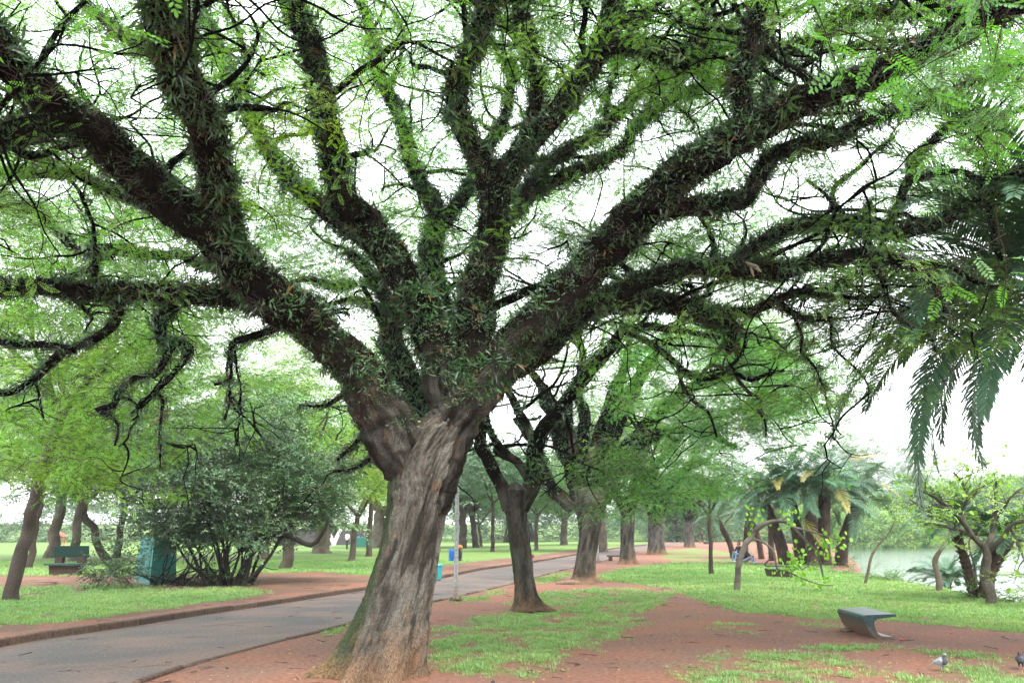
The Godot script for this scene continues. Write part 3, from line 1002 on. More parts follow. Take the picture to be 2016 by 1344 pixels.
func main_tree() -> void:
	var base := hit(760, 1330)
	var t := thing("shade_tree", "huge spreading shade tree with furrowed grey trunk and fern covered limbs beside the path", "tree", base, "shade trees along the path")
	rnd.seed = 500
	var D := 10.55
	mi("trunk", trunk_mesh([
		1352, 668, 842, 1330, 676, 838, 1290, 686, 837, 1216, 708, 844, 1142, 728, 857, 1067, 750, 868, 993, 761, 881, 937, 764, 900, 895, 770, 912, 850, 797, 931, 815, 836, 938, 785, 868, 934, 765, 890, 922],
		D, 230, 330, base, 1.0, [[3.0, 0.5, 0.3, 0.32], [2.1, 0.25, 0.3, 0.3], [1.35, 0.22, 0.25, 0.3], [0.2, 0.10, 0.4, 0.3], [4.4, 0.25, 0.4, 0.35], [5.4, 0.2, 0.4, 0.3]], true, 0.034), t)
	# each traced limb: x, y, distance, width in pixels
	var T := [
		[826, 1030, 10.5, 70, 820, 960, 10.5, 104, 802, 900, 10.45, 116, 770, 842, 10.35, 122, 735, 790, 10.2, 120, 690, 722, 10.0, 112, 620, 650, 9.6, 116, 545, 592, 9.2, 120, 470, 520, 8.8, 120, 400, 450, 8.4, 116, 320, 380, 8.0, 110, 250, 315, 7.6, 106, 190, 262, 7.3, 102, 120, 222, 7.0, 100, 60, 160, 6.7, 98, 0, 95, 6.4, 98, -70, 20, 6.1, 95, -160, -60, 5.9, 85],
		[852, 1010, 10.5, 60, 868, 930, 10.5, 84, 894, 855, 10.45, 98, 932, 780, 10.35, 104, 1010, 672, 10.2, 102, 1090, 592, 10.0, 105, 1170, 512, 9.7, 110, 1250, 432, 9.4, 114, 1340, 352, 9.0, 110, 1420, 292, 8.7, 100, 1500, 243, 8.4, 90, 1600, 195, 8.0, 80, 1700, 152, 7.6, 76, 1800, 103, 7.2, 72, 1900, 57, 6.8, 68, 2040, 0, 6.3, 62, 2160, -50, 6.0, 54],
		[884, 860, 10.5, 50, 876, 770, 10.45, 78, 845, 650, 10.3, 82, 808, 565, 10.2, 88, 765, 500, 10.1, 90, 712, 430, 9.9, 86, 672, 360, 9.7, 78, 648, 280, 9.4, 72, 635, 200, 9.1, 68, 612, 110, 8.8, 66, 580, 20, 8.5, 66, 555, -50, 8.2, 64, 530, -130, 7.9, 56],
		[892, 850, 10.5, 50, 908, 740, 10.45, 80, 935, 625, 10.4, 82, 955, 540, 10.3, 82, 970, 460, 10.2, 86, 976, 390, 10.1, 94, 976, 345, 10.0, 92, 975, 325, 10.0, 60],
		[140, 232, 7.1, 80, 70, 255, 7.0, 74, 0, 268, 6.9, 70, -90, 275, 6.7, 66, -180, 270, 6.6, 60],
		[490, 560, 9.0, 95, 455, 470, 8.6, 92, 435, 400, 8.2, 92, 425, 320, 7.7, 96, 400, 235, 7.1, 100, 355, 150, 6.5, 108, 332, 60, 6.0, 114, 325, -60, 5.5, 120, 300, -180, 5.2, 100],
		[575, 625, 9.5, 74, 470, 585, 9.35, 64, 390, 582, 9.3, 60, 300, 580, 9.1, 54, 200, 575, 9.0, 50, 100, 570, 8.8, 46, 0, 566, 8.7, 45, -100, 560, 8.5, 42],
		[965, 385, 10.05, 66, 945, 320, 9.9, 66, 912, 262, 9.7, 62, 895, 205, 9.5, 60, 908, 145, 9.3, 56, 938, 85, 9.1, 54, 955, 30, 8.9, 52, 975, -50, 8.7, 48, 980, -130, 8.5, 40],
		[985, 385, 10.1, 66, 1010, 325, 10, 66, 1055, 268, 9.9, 62, 1100, 218, 9.8, 58, 1125, 170, 9.7, 55, 1168, 125, 9.5, 54, 1188, 65, 9.3, 52, 1212, 0, 9.1, 50, 1230, -60, 8.9, 48, 1240, -140, 8.7, 40],
		[1005, 335, 10.2, 44, 1045, 250, 10.4, 40, 1058, 180, 10.4, 40, 1045, 110, 10.3, 40, 1030, 50, 10.2, 40, 1025, -40, 10, 38, 1030, -130, 9.8, 34],
		[1170, 118, 9.5, 40, 1215, 95, 9.6, 44, 1270, 98, 9.7, 46, 1335, 105, 9.8, 44, 1400, 92, 9.9, 42, 1450, 78, 10, 36, 1520, 60, 10.2, 30],
		[1462, 280, 8.5, 56, 1455, 200, 8.4, 52, 1458, 140, 8.3, 54, 1475, 70, 8.2, 50, 1495, 0, 8.1, 48, 1510, -60, 8, 46, 1520, -140, 7.9, 40],
		[1465, 130, 8.4, 30, 1524, 102, 8.6, 32, 1570, 97, 8.8, 30, 1605, 80, 8.9, 28, 1640, 45, 9, 28, 1690, 28, 9, 26, 1760, 25, 9, 24, 1860, 12, 9, 22, 2040, -5, 9, 20],
		[1280, 420, 9.3, 60, 1340, 405, 9.2, 54, 1400, 405, 9.1, 52, 1465, 395, 9.0, 48, 1492, 350, 9, 46, 1520, 305, 9, 46, 1580, 287, 8.9, 42, 1640, 275, 8.9, 36, 1690, 245, 8.8, 34, 1760, 222, 8.7, 32, 1830, 205, 8.6, 26, 1900, 168, 8.5, 24, 2040, 110, 8.3, 20],
		[890, 840, 10.6, 40, 960, 765, 10.8, 60, 1050, 705, 10.9, 58, 1110, 650, 10.9, 56, 1170, 600, 10.9, 54, 1250, 565, 10.9, 52, 1330, 533, 10.8, 50, 1400, 522, 10.8, 50, 1480, 532, 10.7, 50, 1560, 530, 10.6, 46, 1640, 508, 10.5, 42, 1710, 500, 10.4, 36, 1780, 515, 10.3, 28, 1830, 548, 10.2, 24, 1850, 580, 10.2, 20, 1866, 625, 10.2, 14],
		[1440, 530, 10.7, 36, 1480, 490, 10.8, 36, 1540, 457, 10.9, 38, 1600, 440, 11, 40, 1690, 443, 11, 38, 1760, 460, 11, 36, 1830, 445, 11, 36, 1890, 410, 11, 36, 1950, 385, 11, 32, 2040, 360, 11, 28, 2120, 350, 11, 24],
		[1120, 640, 10.9, 44, 1180, 606, 11.1, 48, 1250, 592, 11.2, 52, 1330, 600, 11.3, 56, 1400, 618, 11.3, 50, 1440, 640, 11.3, 34, 1432, 690, 11.3, 14],
		[850, 850, 10.8, 90, 800, 740, 11.3, 76, 772, 670, 11.7, 64, 765, 610, 12.1, 48, 740, 550, 12.4, 36, 690, 500, 12.6, 26],
		[872, 760, 10.9, 70, 868, 640, 11.6, 62, 855, 560, 12, 60, 850, 490, 12.3, 60, 865, 430, 12.5, 54, 830, 370, 12.6, 40, 803, 310, 12.6, 36, 790, 255, 12.6, 34, 775, 200, 12.6, 36, 745, 155, 12.6, 32, 735, 90, 12.6, 30, 722, 40, 12.6, 26, 700, -20, 12.6, 24, 690, -90, 12.6, 20],
		[868, 445, 12.5, 40, 915, 385, 12.7, 32, 950, 320, 12.8, 30, 985, 250, 12.9, 28, 1005, 200, 13, 24, 1010, 120, 13, 18],
		[990, 440, 10.4, 46, 1045, 382, 11.2, 34, 1120, 345, 11.6, 32, 1195, 312, 11.9, 32, 1230, 290, 12, 30, 1262, 240, 12.1, 26, 1320, 200, 12.2, 22, 1400, 165, 12.3, 20, 1480, 130, 12.4, 16],
		[1000, 420, 10.4, 40, 1065, 335, 11.4, 32, 1115, 300, 11.7, 32, 1190, 250, 12, 30, 1255, 185, 12.2, 28, 1310, 152, 12.3, 28, 1350, 140, 12.4, 24, 1420, 120, 12.5, 18],
		[760, 500, 10.2, 46, 650, 425, 10.5, 40, 570, 352, 10.7, 38, 510, 270, 10.9, 36, 455, 155, 11, 32, 405, 45, 11, 30, 380, -30, 11, 28],
	]
	var S := [
		[235, 590, 9.05, 30, 225, 625, 9, 28, 185, 660, 8.9, 26, 130, 700, 8.8, 25, 70, 745, 8.7, 22, 0, 772, 8.6, 20, -60, 780, 8.5, 18],
		[150, 690, 8.8, 20, 90, 683, 8.6, 18, 0, 684, 8.5, 18, -60, 690, 8.4, 16],
		[345, 600, 9.2, 38, 322, 640, 9.2, 36, 322, 672, 9.2, 30, 345, 672, 9.2, 26, 335, 690, 9.1, 22, 300, 735, 9.1, 20, 262, 738, 9, 18, 240, 766, 9, 22, 228, 800, 8.9, 20, 196, 811, 8.9, 18, 216, 820, 8.9, 12, 232, 838, 8.9, 10, 223, 876, 8.9, 6],
		[335, 668, 9.2, 24, 383, 680, 9.2, 22, 372, 700, 9.2, 20, 346, 728, 9.2, 18, 312, 764, 9.2, 14, 292, 790, 9.2, 10, 260, 813, 9.2, 6],
		[305, 775, 9.2, 9, 322, 790, 9.2, 9, 318, 850, 9.2, 8, 316, 920, 9.2, 5],
		[560, 640, 9.6, 26, 500, 664, 9.6, 22, 461, 672, 9.5, 20, 456, 712, 9.5, 10, 452, 745, 9.5, 10, 418, 756, 9.5, 8],
		[452, 740, 9.5, 8, 445, 790, 9.5, 7, 438, 825, 9.5, 5],
		[462, 690, 9.5, 8, 470, 760, 9.5, 7, 462, 800, 9.5, 6],
		[1500, 210, 8.4, 22, 1520, 150, 8.9, 18, 1540, 130, 9, 18, 1584, 126, 9.1, 17, 1614, 101, 9.2, 16, 1651, 97, 9.2, 15, 1700, 88, 9.3, 13, 1811, 72, 9.4, 9],
		[1780, 515, 10.3, 20, 1830, 518, 10.2, 15, 1880, 530, 10.1, 15, 1925, 558, 10, 14, 1990, 570, 9.9, 10],
		[1750, 445, 11, 28, 1790, 360, 11.2, 28, 1812, 310, 11.2, 26, 1850, 260, 11.3, 24, 1890, 238, 11.3, 22, 1960, 228, 11.3, 18, 2040, 200, 11.3, 16],
		[1795, 355, 11.2, 20, 1860, 338, 11.2, 16, 1920, 352, 11.1, 15, 1965, 345, 11, 14, 2040, 325, 11, 12],
		[1712, 400, 10.7, 20, 1708, 450, 10.5, 24, 1715, 510, 10.4, 22, 1735, 570, 10.4, 16, 1745, 600, 10.4, 12, 1775, 630, 10.4, 11, 1830, 655, 10.3, 9, 1842, 690, 10.3, 6],
		[1395, 612, 11.3, 26, 1470, 605, 11.2, 28, 1540, 590, 11.2, 24, 1600, 575, 11.1, 22, 1640, 565, 11, 18, 1690, 530, 10.8, 12],
		[1590, 580, 11.1, 16, 1680, 584, 11, 11, 1740, 585, 11, 9, 1780, 600, 11, 6],
		[1535, 595, 11.2, 22, 1580, 625, 11.2, 20, 1640, 630, 11.1, 14],
		[1636, 628, 11.1, 9, 1640, 680, 11, 7, 1690, 730, 10.9, 6, 1708, 760, 10.9, 5, 1705, 790, 10.9, 4],
		[1560, 612, 11.2, 12, 1582, 665, 11.2, 9, 1580, 690, 11.2, 9, 1610, 725, 11.2, 7, 1628, 770, 11.2, 5],
		[1948, 400, 11, 16, 1955, 440, 11, 18, 1962, 490, 11, 16, 1990, 540, 11, 9],
		[1690, 460, 11, 14, 1640, 380, 11.4, 14, 1700, 320, 11.5, 12, 1760, 270, 11.6, 10],
		[1600, 440, 11, 12, 1640, 400, 11.2, 10, 1590, 350, 11.3, 9],
		[440, 525, 9.6, 30, 335, 505, 10.3, 26, 260, 492, 10.5, 28, 205, 495, 10.6, 24, 180, 525, 10.6, 18, 120, 540, 10.7, 10],
		[285, 405, 8.4, 36, 223, 368, 8.8, 32, 160, 348, 9, 32, 100, 343, 9.1, 30, 45, 335, 9.2, 28, -60, 330, 9.3, 26],
		[185, 500, 10.6, 24, 140, 480, 10.8, 22, 100, 445, 10.9, 22, 40, 415, 11, 20, -30, 390, 11, 18],
		[484, 200, 10.9, 16, 480, 115, 11, 13, 462, 50, 11, 12, 438, 0, 11, 12, 400, -50, 11, 10],
		[350, 130, 7.0, 40, 240, 70, 7.6, 28, 190, 22, 7.8, 26, 150, -20, 8, 24],
		[760, 180, 12.5, 16, 790, 120, 12.4, 12, 793, 60, 12.3, 11, 770, 20, 12.3, 10, 740, 0, 12.2, 8],
		[1190, 230, 12, 18, 1215, 130, 12.2, 12, 1240, 80, 12.3, 10],
		[1262, 240, 12.1, 14, 1300, 160, 12.2, 10, 1330, 90, 12.2, 8],
		[1345, 130, 10.0, 22, 1400, 60, 10.2, 20, 1480, 20, 10.3, 18, 1560, -20, 10.4, 16],
		[1185, 60, 9.3, 24, 1260, 30, 9.6, 22, 1330, -10, 9.8, 18],
		[700, 560, 12.0, 16, 660, 570, 12.3, 18, 610, 555, 12.5, 16, 570, 560, 12.6, 14, 520, 590, 12.8, 10],
		[760, 620, 12, 18, 700, 590, 12.4, 16, 640, 610, 12.6, 14, 600, 640, 12.8, 10],
		[800, 760, 11.2, 30, 740, 750, 11.8, 24, 690, 770, 12.3, 18, 640, 800, 12.7, 12, 590, 800, 13, 8],
		[810, 790, 11.2, 24, 750, 830, 11.8, 20, 700, 870, 12.2, 16, 660, 905, 12.5, 10],
		[795, 870, 11.2, 20, 740, 900, 12, 16, 700, 920, 12.5, 10, 660, 930, 13, 7],
	]
	var tufts := sprays([0, 0, 0])
	var roots := Swarm.new()
	var tips := []
	var limbs := []
	for k in T.size() + S.size():
		var big := k < T.size()
		var l := traced(T[k] if big else S[k - T.size()], (0.03 if k < 4 else 0.05) if big else 0.07, 0.3 if big else 0.9)
		slim(l, 1.0 if k < 4 else 0.68, 0.67 if k < 4 else (0.66 if big else 0.62))
		limbs.append(l)
		var a := Acc.new()
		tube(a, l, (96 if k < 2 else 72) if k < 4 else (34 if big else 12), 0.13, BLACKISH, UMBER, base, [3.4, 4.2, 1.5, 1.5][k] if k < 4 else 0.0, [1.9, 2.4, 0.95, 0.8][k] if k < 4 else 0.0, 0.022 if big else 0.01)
		if k == 0:
			# a torn strip where bare wood shows
			var w0 := at(238, 345, 7.35)
			var w1 := at(305, 408, 7.75)
			for i in a.v.size():
				var pv := a.v[i] + base
				var u := clampf((pv - w0).dot(w1 - w0) / (w1 - w0).length_squared(), 0, 1)
				var off := pv.distance_to(w0.lerp(w1, u)) - 0.17
				var q := 0.035 * sin(PI * u) + 0.03 * nz.get_noise_3d(pv.x * 900, pv.y * 900, pv.z * 900)
				if off < q and pv.z > w0.lerp(w1, u).z and u > 0.0 and u < 1.0:
					a.c[i] = Color(0.085, 0.045, 0.02).lerp(Color(0.03, 0.018, 0.01), clampf(0.5 + nz.get_noise_3d(pv.x * 2500, pv.y * 2500, pv.z * 900), 0, 1))
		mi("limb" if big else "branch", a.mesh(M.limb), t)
		for v in 3:
			epiphytes(l, 78.0 if big else 64.0, tufts[v], roots if v == 0 else null, 0.74 if big else 0.66, [1.25, 1.4, 0.75, 0.65][k] if k < 4 else 0.0, 0.45 if k < 2 else 0.05)
	# crooked branches that the limbs put out, each its own, with finer ones and leafy twigs on them
	var small := Acc.new()
	var leaves := leafset()
	var eye := Vector3(0, EYE, 0)
	rnd.seed = 620
	var made_br := 0
	for k in limbs.size():
		var l2: Limb = limbs[k]
		var n := l2.P.size()
		var big2 := k < T.size()
		for j in ((3 if k < 4 else 8) if big2 else 1):
			var i := rnd.randi_range(int(n * (0.4 if big2 else 0.5)), n - 2)
			if l2.P[i].distance_to(eye) < 7.0:
				continue
			var tan := (l2.P[i + 1] - l2.P[i]).normalized()
			var hang: bool = not big2 and l2.P[n - 1].y < l2.P[0].y
			var dir := (tan * 0.5 + Vector3(rnd.randfn(), (absf(rnd.randfn()) * 0.8 if not hang else -0.7), -absf(rnd.randfn()) - 0.2)).normalized()
			var r0 := clampf(l2.R[i] * 0.5, 0.016, 0.06) * rnd.randf_range(0.7, 1.1)
			var br := wander(l2.P[i], dir, rnd.randf_range(1.3, 3.2) * (1.0 if big2 else 0.3), r0 * 0.85, 0.010, 0.36, 0.015)
			var ba := Acc.new()
			tube(ba, br, 9, 0.2, BLACKISH, UMBER, base, 0.0, 0.0, 0.006)
			mi("branch", ba.mesh(M.limb), t)
			epiphytes(br, 100.0, tufts[made_br % 3], null, 0.62)
			made_br += 1
			for s in (4 if big2 else 1):
				var m0 := rnd.randi_range(br.P.size() / 4, br.P.size() - 1)
				var b2 := wander(br.P[m0], (dir * 0.6 + Vector3(rnd.randfn(), rnd.randfn() * 0.7, rnd.randfn() * 0.7 - 0.2)).normalized(), rnd.randf_range(0.7, 1.9) * (1.0 if big2 else 0.35), 0.017, 0.006, 0.36, 0.0)
				tube(small, b2, 5, 0.2, BLACKISH, UMBER, base)
				for e in 3:
					var m := rnd.randi_range(b2.P.size() / 3, b2.P.size() - 1)
					var tw := wander(b2.P[m], (dir + Vector3(rnd.randfn(), rnd.randfn() * 0.7, rnd.randfn())).normalized(), rnd.randf_range(0.3, 0.8), 0.008, 0.003, 0.45, -0.02)
					tube(small, tw, 4, 0.1, BLACKISH, UMBER, base)
					if big2 and tw.P[tw.P.size() - 1].distance_to(eye) > 8.5:
						scatter(leaves, tw.P[tw.P.size() - 1], Vector3(0.3, 0.2, 0.3), 2, 0.65, Color(0.22, 0.40, 0.13))
	var sb := mi("small_branches", small.mesh(M.limb), t)
	sb.set_meta("kind", "stuff")
	for k in 3:
		swarm("strap_ferns", tufts[k], MESH.tuft[k], t, base)
	swarm("rootlets", roots, MESH.roots, t, base)
	# canopy: clumps of feathery leaves between and behind the limbs
	rnd.seed = 640
	var holes := [[450, 260, 110, 80], [690, 260, 60, 60], [1640, 410, 110, 60], [1560, 385, 70, 40], [1720, 770, 110, 110], [1650, 590, 90, 40], [1700, 545, 80, 40], [1390, 260, 60, 60], [870, 50, 60, 70], [1780, 300, 60, 60], [700, 340, 50, 60], [560, 170, 50, 60], [60, 520, 50, 40], [1850, 620, 60, 60]]
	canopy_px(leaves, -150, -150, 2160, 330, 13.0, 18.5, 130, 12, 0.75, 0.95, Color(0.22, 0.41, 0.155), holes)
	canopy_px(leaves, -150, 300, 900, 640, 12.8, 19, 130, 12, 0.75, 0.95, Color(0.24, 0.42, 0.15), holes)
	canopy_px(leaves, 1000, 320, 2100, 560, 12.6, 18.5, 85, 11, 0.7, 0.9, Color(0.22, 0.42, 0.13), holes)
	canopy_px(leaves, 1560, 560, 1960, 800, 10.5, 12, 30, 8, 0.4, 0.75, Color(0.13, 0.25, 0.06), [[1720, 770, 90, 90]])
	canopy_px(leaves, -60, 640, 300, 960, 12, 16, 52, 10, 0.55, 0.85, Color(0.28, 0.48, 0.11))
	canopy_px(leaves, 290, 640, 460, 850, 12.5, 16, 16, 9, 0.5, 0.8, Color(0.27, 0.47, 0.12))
	canopy_px(leaves, 440, 320, 600, 400, 8.2, 8.8, 3, 7, 0.22, 0.55, Color(0.27, 0.42, 0.05))
	canopy_px(leaves, 470, 180, 640, 290, 8.0, 8.6, 6, 8, 0.25, 0.55, Color(0.27, 0.42, 0.05))
	canopy_px(leaves, 1880, -60, 2100, 260, 5.0, 6.2, 10, 7, 0.32, 0.6, Color(0.14, 0.30, 0.12))
	for k in 75:  # foliage above and behind the view, added to deepen shade on limbs and ground
		var over := Vector3(rnd.randf_range(-13.0, 13.0), rnd.randf_range(8.0, 11.5), rnd.randf_range(-6.2, 8.0))
		scatter(leaves, over, Vector3(1.5, 0.7, 1.5), 10, 1.6, Color(0.21, 0.37, 0.085))
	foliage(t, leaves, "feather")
	# rosettes of large fern fronds, each its own
	rnd.seed = 660
	var made := 0
	var spots := []
	for k in 26:
		var l3: Limb = limbs[k % T.size()]
		for j in 12:
			var i2 := rnd.randi_range(int(l3.P.size() * 0.15), l3.P.size() - 2)
			if (k % T.size()) == 0 and i2 < l3.P.size() * 0.3:
				continue
			spots.append([l3.P[i2], l3.R[i2]])
	for k in [7, 3, 13, 16, 17, 8]:
		var l4: Limb = limbs[k]
		for j in 22:
			var i3 := rnd.randi_range(int(l4.P.size() * 0.1), int(l4.P.size() * 0.75))
			spots.append([l4.P[i3], l4.R[i3]])
	for s in spots:
		if made >= 290 or s[0].distance_to(Vector3(0, EYE, 0)) < 7.4:
			continue
		var o := Vector3(rnd.randfn(), rnd.randfn() * 0.8 + 0.25, -absf(rnd.randfn()) * 0.7 + 0.15).normalized()
		var y: Vector3 = (o + Vector3.UP * (0.25 if o.y > -0.2 else -0.1)).normalized()
		var sc := rnd.randf_range(0.5, 0.85)
		mi("fern", MESH.fern[rnd.randi() % 3], t, Transform3D(frame_y(y, rnd.randf() * TAU).scaled(Vector3.ONE * sc), s[0] + o * s[1] * 0.95 - base))
		made += 1
	# the leaves that hang close to the eye, each its own
	rnd.seed = 680
	var near := [[40, 60, 3.0, 7], [140, 60, 3.2, 6], [60, 20, 3.1, 6], [15, 220, 3.0, 4], [1700, 190, 3.9, 8], [1660, 240, 3.9, 6], [1680, 70, 4.2, 6], [1960, 60, 3.6, 9], [1900, 130, 3.8, 9], [1990, 160, 3.5, 8], [1930, 210, 3.9, 6], [1840, 40, 4.2, 6], [1985, 260, 3.7, 5], [1985, 640, 4.4, 4], [2000, 590, 4.2, 3]]
	for g in near:
		var hub := at(g[0], g[1] - 40, g[2])
		var tint := Color(0.12, 0.25, 0.065) if g[0] < 900 else Color(0.13, 0.28, 0.10)
		var stem := Acc.new()
		var hang := wander(hub + Vector3(rnd.randf_range(-0.25, 0.25), 0.42, 0.0), Vector3(rnd.randfn() * 0.7, -0.7, rnd.randfn() * 0.5), 0.6, 0.0045, 0.002, 0.2, -0.1)
		tube(stem, hang, 5, 0.0, Color(0.10, 0.085, 0.05), Color(0.14, 0.12, 0.07), base)
		mi("twig", stem.mesh(M.limb), t)
		for j in g[3]:
			var a5 := Acc.new()
			var st := Acc.new()
			var dir2 := Vector3(rnd.randfn(), rnd.randf_range(-1.0, 0.1), rnd.randfn()).normalized()
			feather(a5, Vector3.ZERO, dir2, (Vector3.UP + Vector3(rnd.randfn(), 0, rnd.randfn()) * 0.6).normalized(), rnd.randf_range(0.15, 0.24), 6 + rnd.randi() % 3, 0.042, 0.019, tint * rnd.randf_range(0.85, 1.2), true, st)
			var lm := a5.mesh(M.leaf)
			st.add_to(lm, M.twig)
			mi("leaf", lm, t, Transform3D(Basis(), hang.P[rnd.randi_range(hang.P.size() / 3, hang.P.size() - 1)] - base))

# ---------------------------------------------------------------- the other shade trees
func shade_tree(label: String, base_px: Array, d: float, trunk: Array, T: Array, lobes: Array, around: int, rows: int, moss := false) -> Array:
	var base := hit(base_px[0], base_px[1])
	var t := thing("shade_tree", label, "tree", base, "shade trees along the path")
	mi("trunk", trunk_mesh(trunk, d, around, rows, base, 1.0, lobes, moss, 0.026, 0.68), t)
	var tufts := sprays([0, 0, 0])
	var limbs := []
	for k in T.size():
		var l := slim(traced(T[k], 0.12, 0.5), 1.0, 0.95)
		limbs.append(l)
		var a := Acc.new()
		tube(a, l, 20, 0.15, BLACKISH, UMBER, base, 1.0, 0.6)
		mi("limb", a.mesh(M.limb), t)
		for v in 3:
			epiphytes(l, 15.0, tufts[v], null, 1.1, 0.7, 0.1)
	var small := Acc.new()
	for l2 in limbs:
		for j in 5:
			var i: int = rnd.randi_range(int(l2.P.size() * 0.4), l2.P.size() - 2)
			var br := wander(l2.P[i], Vector3(rnd.randfn(), rnd.randfn() * 0.5 + 0.35, rnd.randfn()), rnd.randf_range(1.5, 3.4), minf(l2.R[i] * 0.5, 0.06), 0.012, 0.3, 0.02)
			tube(small, br, 5, 0.2, BLACKISH, UMBER, base)
			for e in 2:
				tube(small, wander(br.P[rnd.randi_range(br.P.size() / 3, br.P.size() - 1)], Vector3(rnd.randfn(), rnd.randfn() * 0.5, rnd.randfn()), rnd.randf_range(0.8, 1.8), 0.022, 0.006, 0.35, 0), 4, 0.1, BLACKISH, UMBER, base)
	mi("small_branches", small.mesh(M.limb), t).set_meta("kind", "stuff")
	for k in 3:
		swarm("strap_ferns", tufts[k], MESH.tuft[k], t, base)
	return [t, limbs]

func other_shade_trees() -> void:
	rnd.seed = 700
	var r := shade_tree("slim shade tree with one root running out, first behind the lamp post", [1038, 1194], 18.8,
		[1200, 1006, 1072, 1185, 1012, 1062, 1160, 1013, 1055, 1130, 1010, 1050, 1080, 1004, 1046, 1030, 998, 1038, 990, 990, 1040, 965, 985, 1045],
		[[1005, 1000, 18.8, 34, 985, 955, 18.7, 28, 962, 910, 18.6, 26, 945, 860, 18.5, 24, 950, 800, 18.4, 20, 935, 740, 18.3, 16, 900, 690, 18.2, 10], [1020, 1000, 18.8, 44, 1048, 945, 18.8, 34, 1058, 890, 18.7, 32, 1072, 840, 18.6, 28, 1110, 790, 18.5, 26, 1160, 735, 18.4, 26, 1205, 680, 18.3, 22, 1240, 645, 18.2, 18, 1330, 650, 18, 14, 1420, 665, 18, 10], [1060, 885, 18.8, 18, 1030, 830, 19, 18, 1010, 790, 19.2, 16, 990, 740, 19.3, 14, 1000, 690, 19.5, 9], [1040, 940, 18.8, 22, 1022, 915, 18.9, 18, 985, 880, 19, 17, 966, 850, 19.1, 14, 960, 800, 19.2, 9], [1235, 650, 18.2, 14, 1316, 700, 18.2, 13, 1361, 744, 18.1, 13, 1428, 736, 18, 13, 1446, 734, 18, 11, 1480, 747, 17.9, 10, 1509, 736, 17.8, 8, 1545, 730, 17.8, 5], [1380, 740, 18.1, 9, 1401, 718, 18, 9, 1428, 725, 18, 8, 1453, 707, 17.9, 7, 1461, 690, 17.9, 4], [1446, 736, 18, 9, 1472, 770, 17.9, 8, 1498, 788, 17.9, 7, 1491, 807, 17.8, 6, 1506, 829, 17.8, 5, 1508, 860, 17.8, 3], [1335, 725, 18.1, 9, 1346, 766, 18, 8, 1372, 796, 17.9, 7, 1394, 811, 17.9, 6, 1410, 860, 17.9, 4]],
		[[0.35, 0.42, 0.3, 0.16], [2.6, 0.12, 0.4, 0.2], [1.4, 0.12, 0.4, 0.2]], 110, 120, true)
	var lv := leafset()
	canopy_px(lv, 930, 600, 1260, 700, 20, 24, 14, 10, 0.8, 1.0, Color(0.21, 0.37, 0.10))
	canopy_px(lv, 1250, 640, 1450, 985, 18.4, 22, 54, 10, 0.7, 0.95, Color(0.20, 0.42, 0.17))
	canopy_px(lv, 1440, 640, 1590, 880, 18.2, 21.5, 38, 10, 0.7, 0.95, Color(0.20, 0.42, 0.17))
	canopy_px(lv, 1180, 900, 1330, 1000, 17.5, 19, 9, 10, 0.5, 1.0, Color(0.16, 0.33, 0.10))
	foliage(r[0], lv, "feather")

	r = shade_tree("thick many-limbed shade tree forking low, second behind the lamp post", [1150, 1144], 29.0,
		[1150, 1112, 1186, 1135, 1128, 1172, 1110, 1132, 1172, 1060, 1140, 1180, 1020, 1136, 1186, 990, 1128, 1194, 965, 1132, 1194],
		[[1130, 1000, 29, 30, 1090, 965, 29, 28, 1068, 925, 28.8, 26, 1050, 870, 28.6, 22, 1020, 820, 28.4, 18], [1140, 985, 29, 34, 1120, 910, 29, 28, 1100, 860, 28.8, 24, 1090, 800, 28.6, 20, 1050, 740, 28.5, 16, 1020, 680, 28.4, 10], [1155, 985, 29, 40, 1145, 900, 29, 32, 1150, 840, 29, 26, 1140, 770, 29, 20, 1150, 700, 29, 16, 1130, 640, 29, 10], [1170, 985, 29, 44, 1190, 900, 28.8, 36, 1215, 830, 28.6, 30, 1255, 760, 28.4, 26, 1285, 700, 28.2, 22, 1320, 650, 28, 16, 1380, 610, 28, 10], [1185, 985, 29, 36, 1225, 890, 28.6, 28, 1290, 820, 28.2, 24, 1350, 770, 27.8, 22, 1420, 745, 27.5, 18, 1490, 735, 27.2, 14, 1560, 715, 27, 10], [1195, 955, 28.8, 26, 1260, 880, 28.2, 20, 1310, 850, 27.9, 16, 1380, 850, 27.6, 12, 1450, 880, 27, 8], [1200, 880, 28.8, 26, 1195, 800, 29.5, 20, 1230, 720, 30, 16, 1240, 640, 30, 10], [1150, 930, 29, 26, 1125, 870, 28.9, 22, 1105, 835, 28.8, 20, 1075, 800, 28.7, 16, 1060, 750, 28.6, 10], [1165, 910, 28.7, 26, 1185, 840, 28.4, 24, 1210, 785, 28.2, 20, 1232, 725, 28, 18, 1280, 682, 27.8, 14, 1349, 660, 27.5, 10], [1185, 920, 28.6, 22, 1211, 896, 28.3, 20, 1245, 863, 28, 16, 1297, 851, 27.7, 12, 1340, 870, 27.5, 8], [1130, 890, 28.8, 20, 1120, 800, 28.4, 17, 1140, 740, 28.2, 14, 1180, 690, 28, 10]],
		[[0.3, 0.16, 0.4, 0.18], [2.8, 0.14, 0.4, 0.2], [1.3, 0.08, 0.4, 0.2], [1.9, 0.08, 0.3, 0.2]], 90, 90)
	lv = leafset()
	canopy_px(lv, 950, 600, 1500, 860, 31, 38, 62, 12, 1.3, 1.4, Color(0.22, 0.38, 0.10))
	canopy_px(lv, 1400, 640, 1640, 860, 26, 31, 46, 11, 1.0, 1.25, Color(0.22, 0.40, 0.13))
	foliage(r[0], lv, "feather")

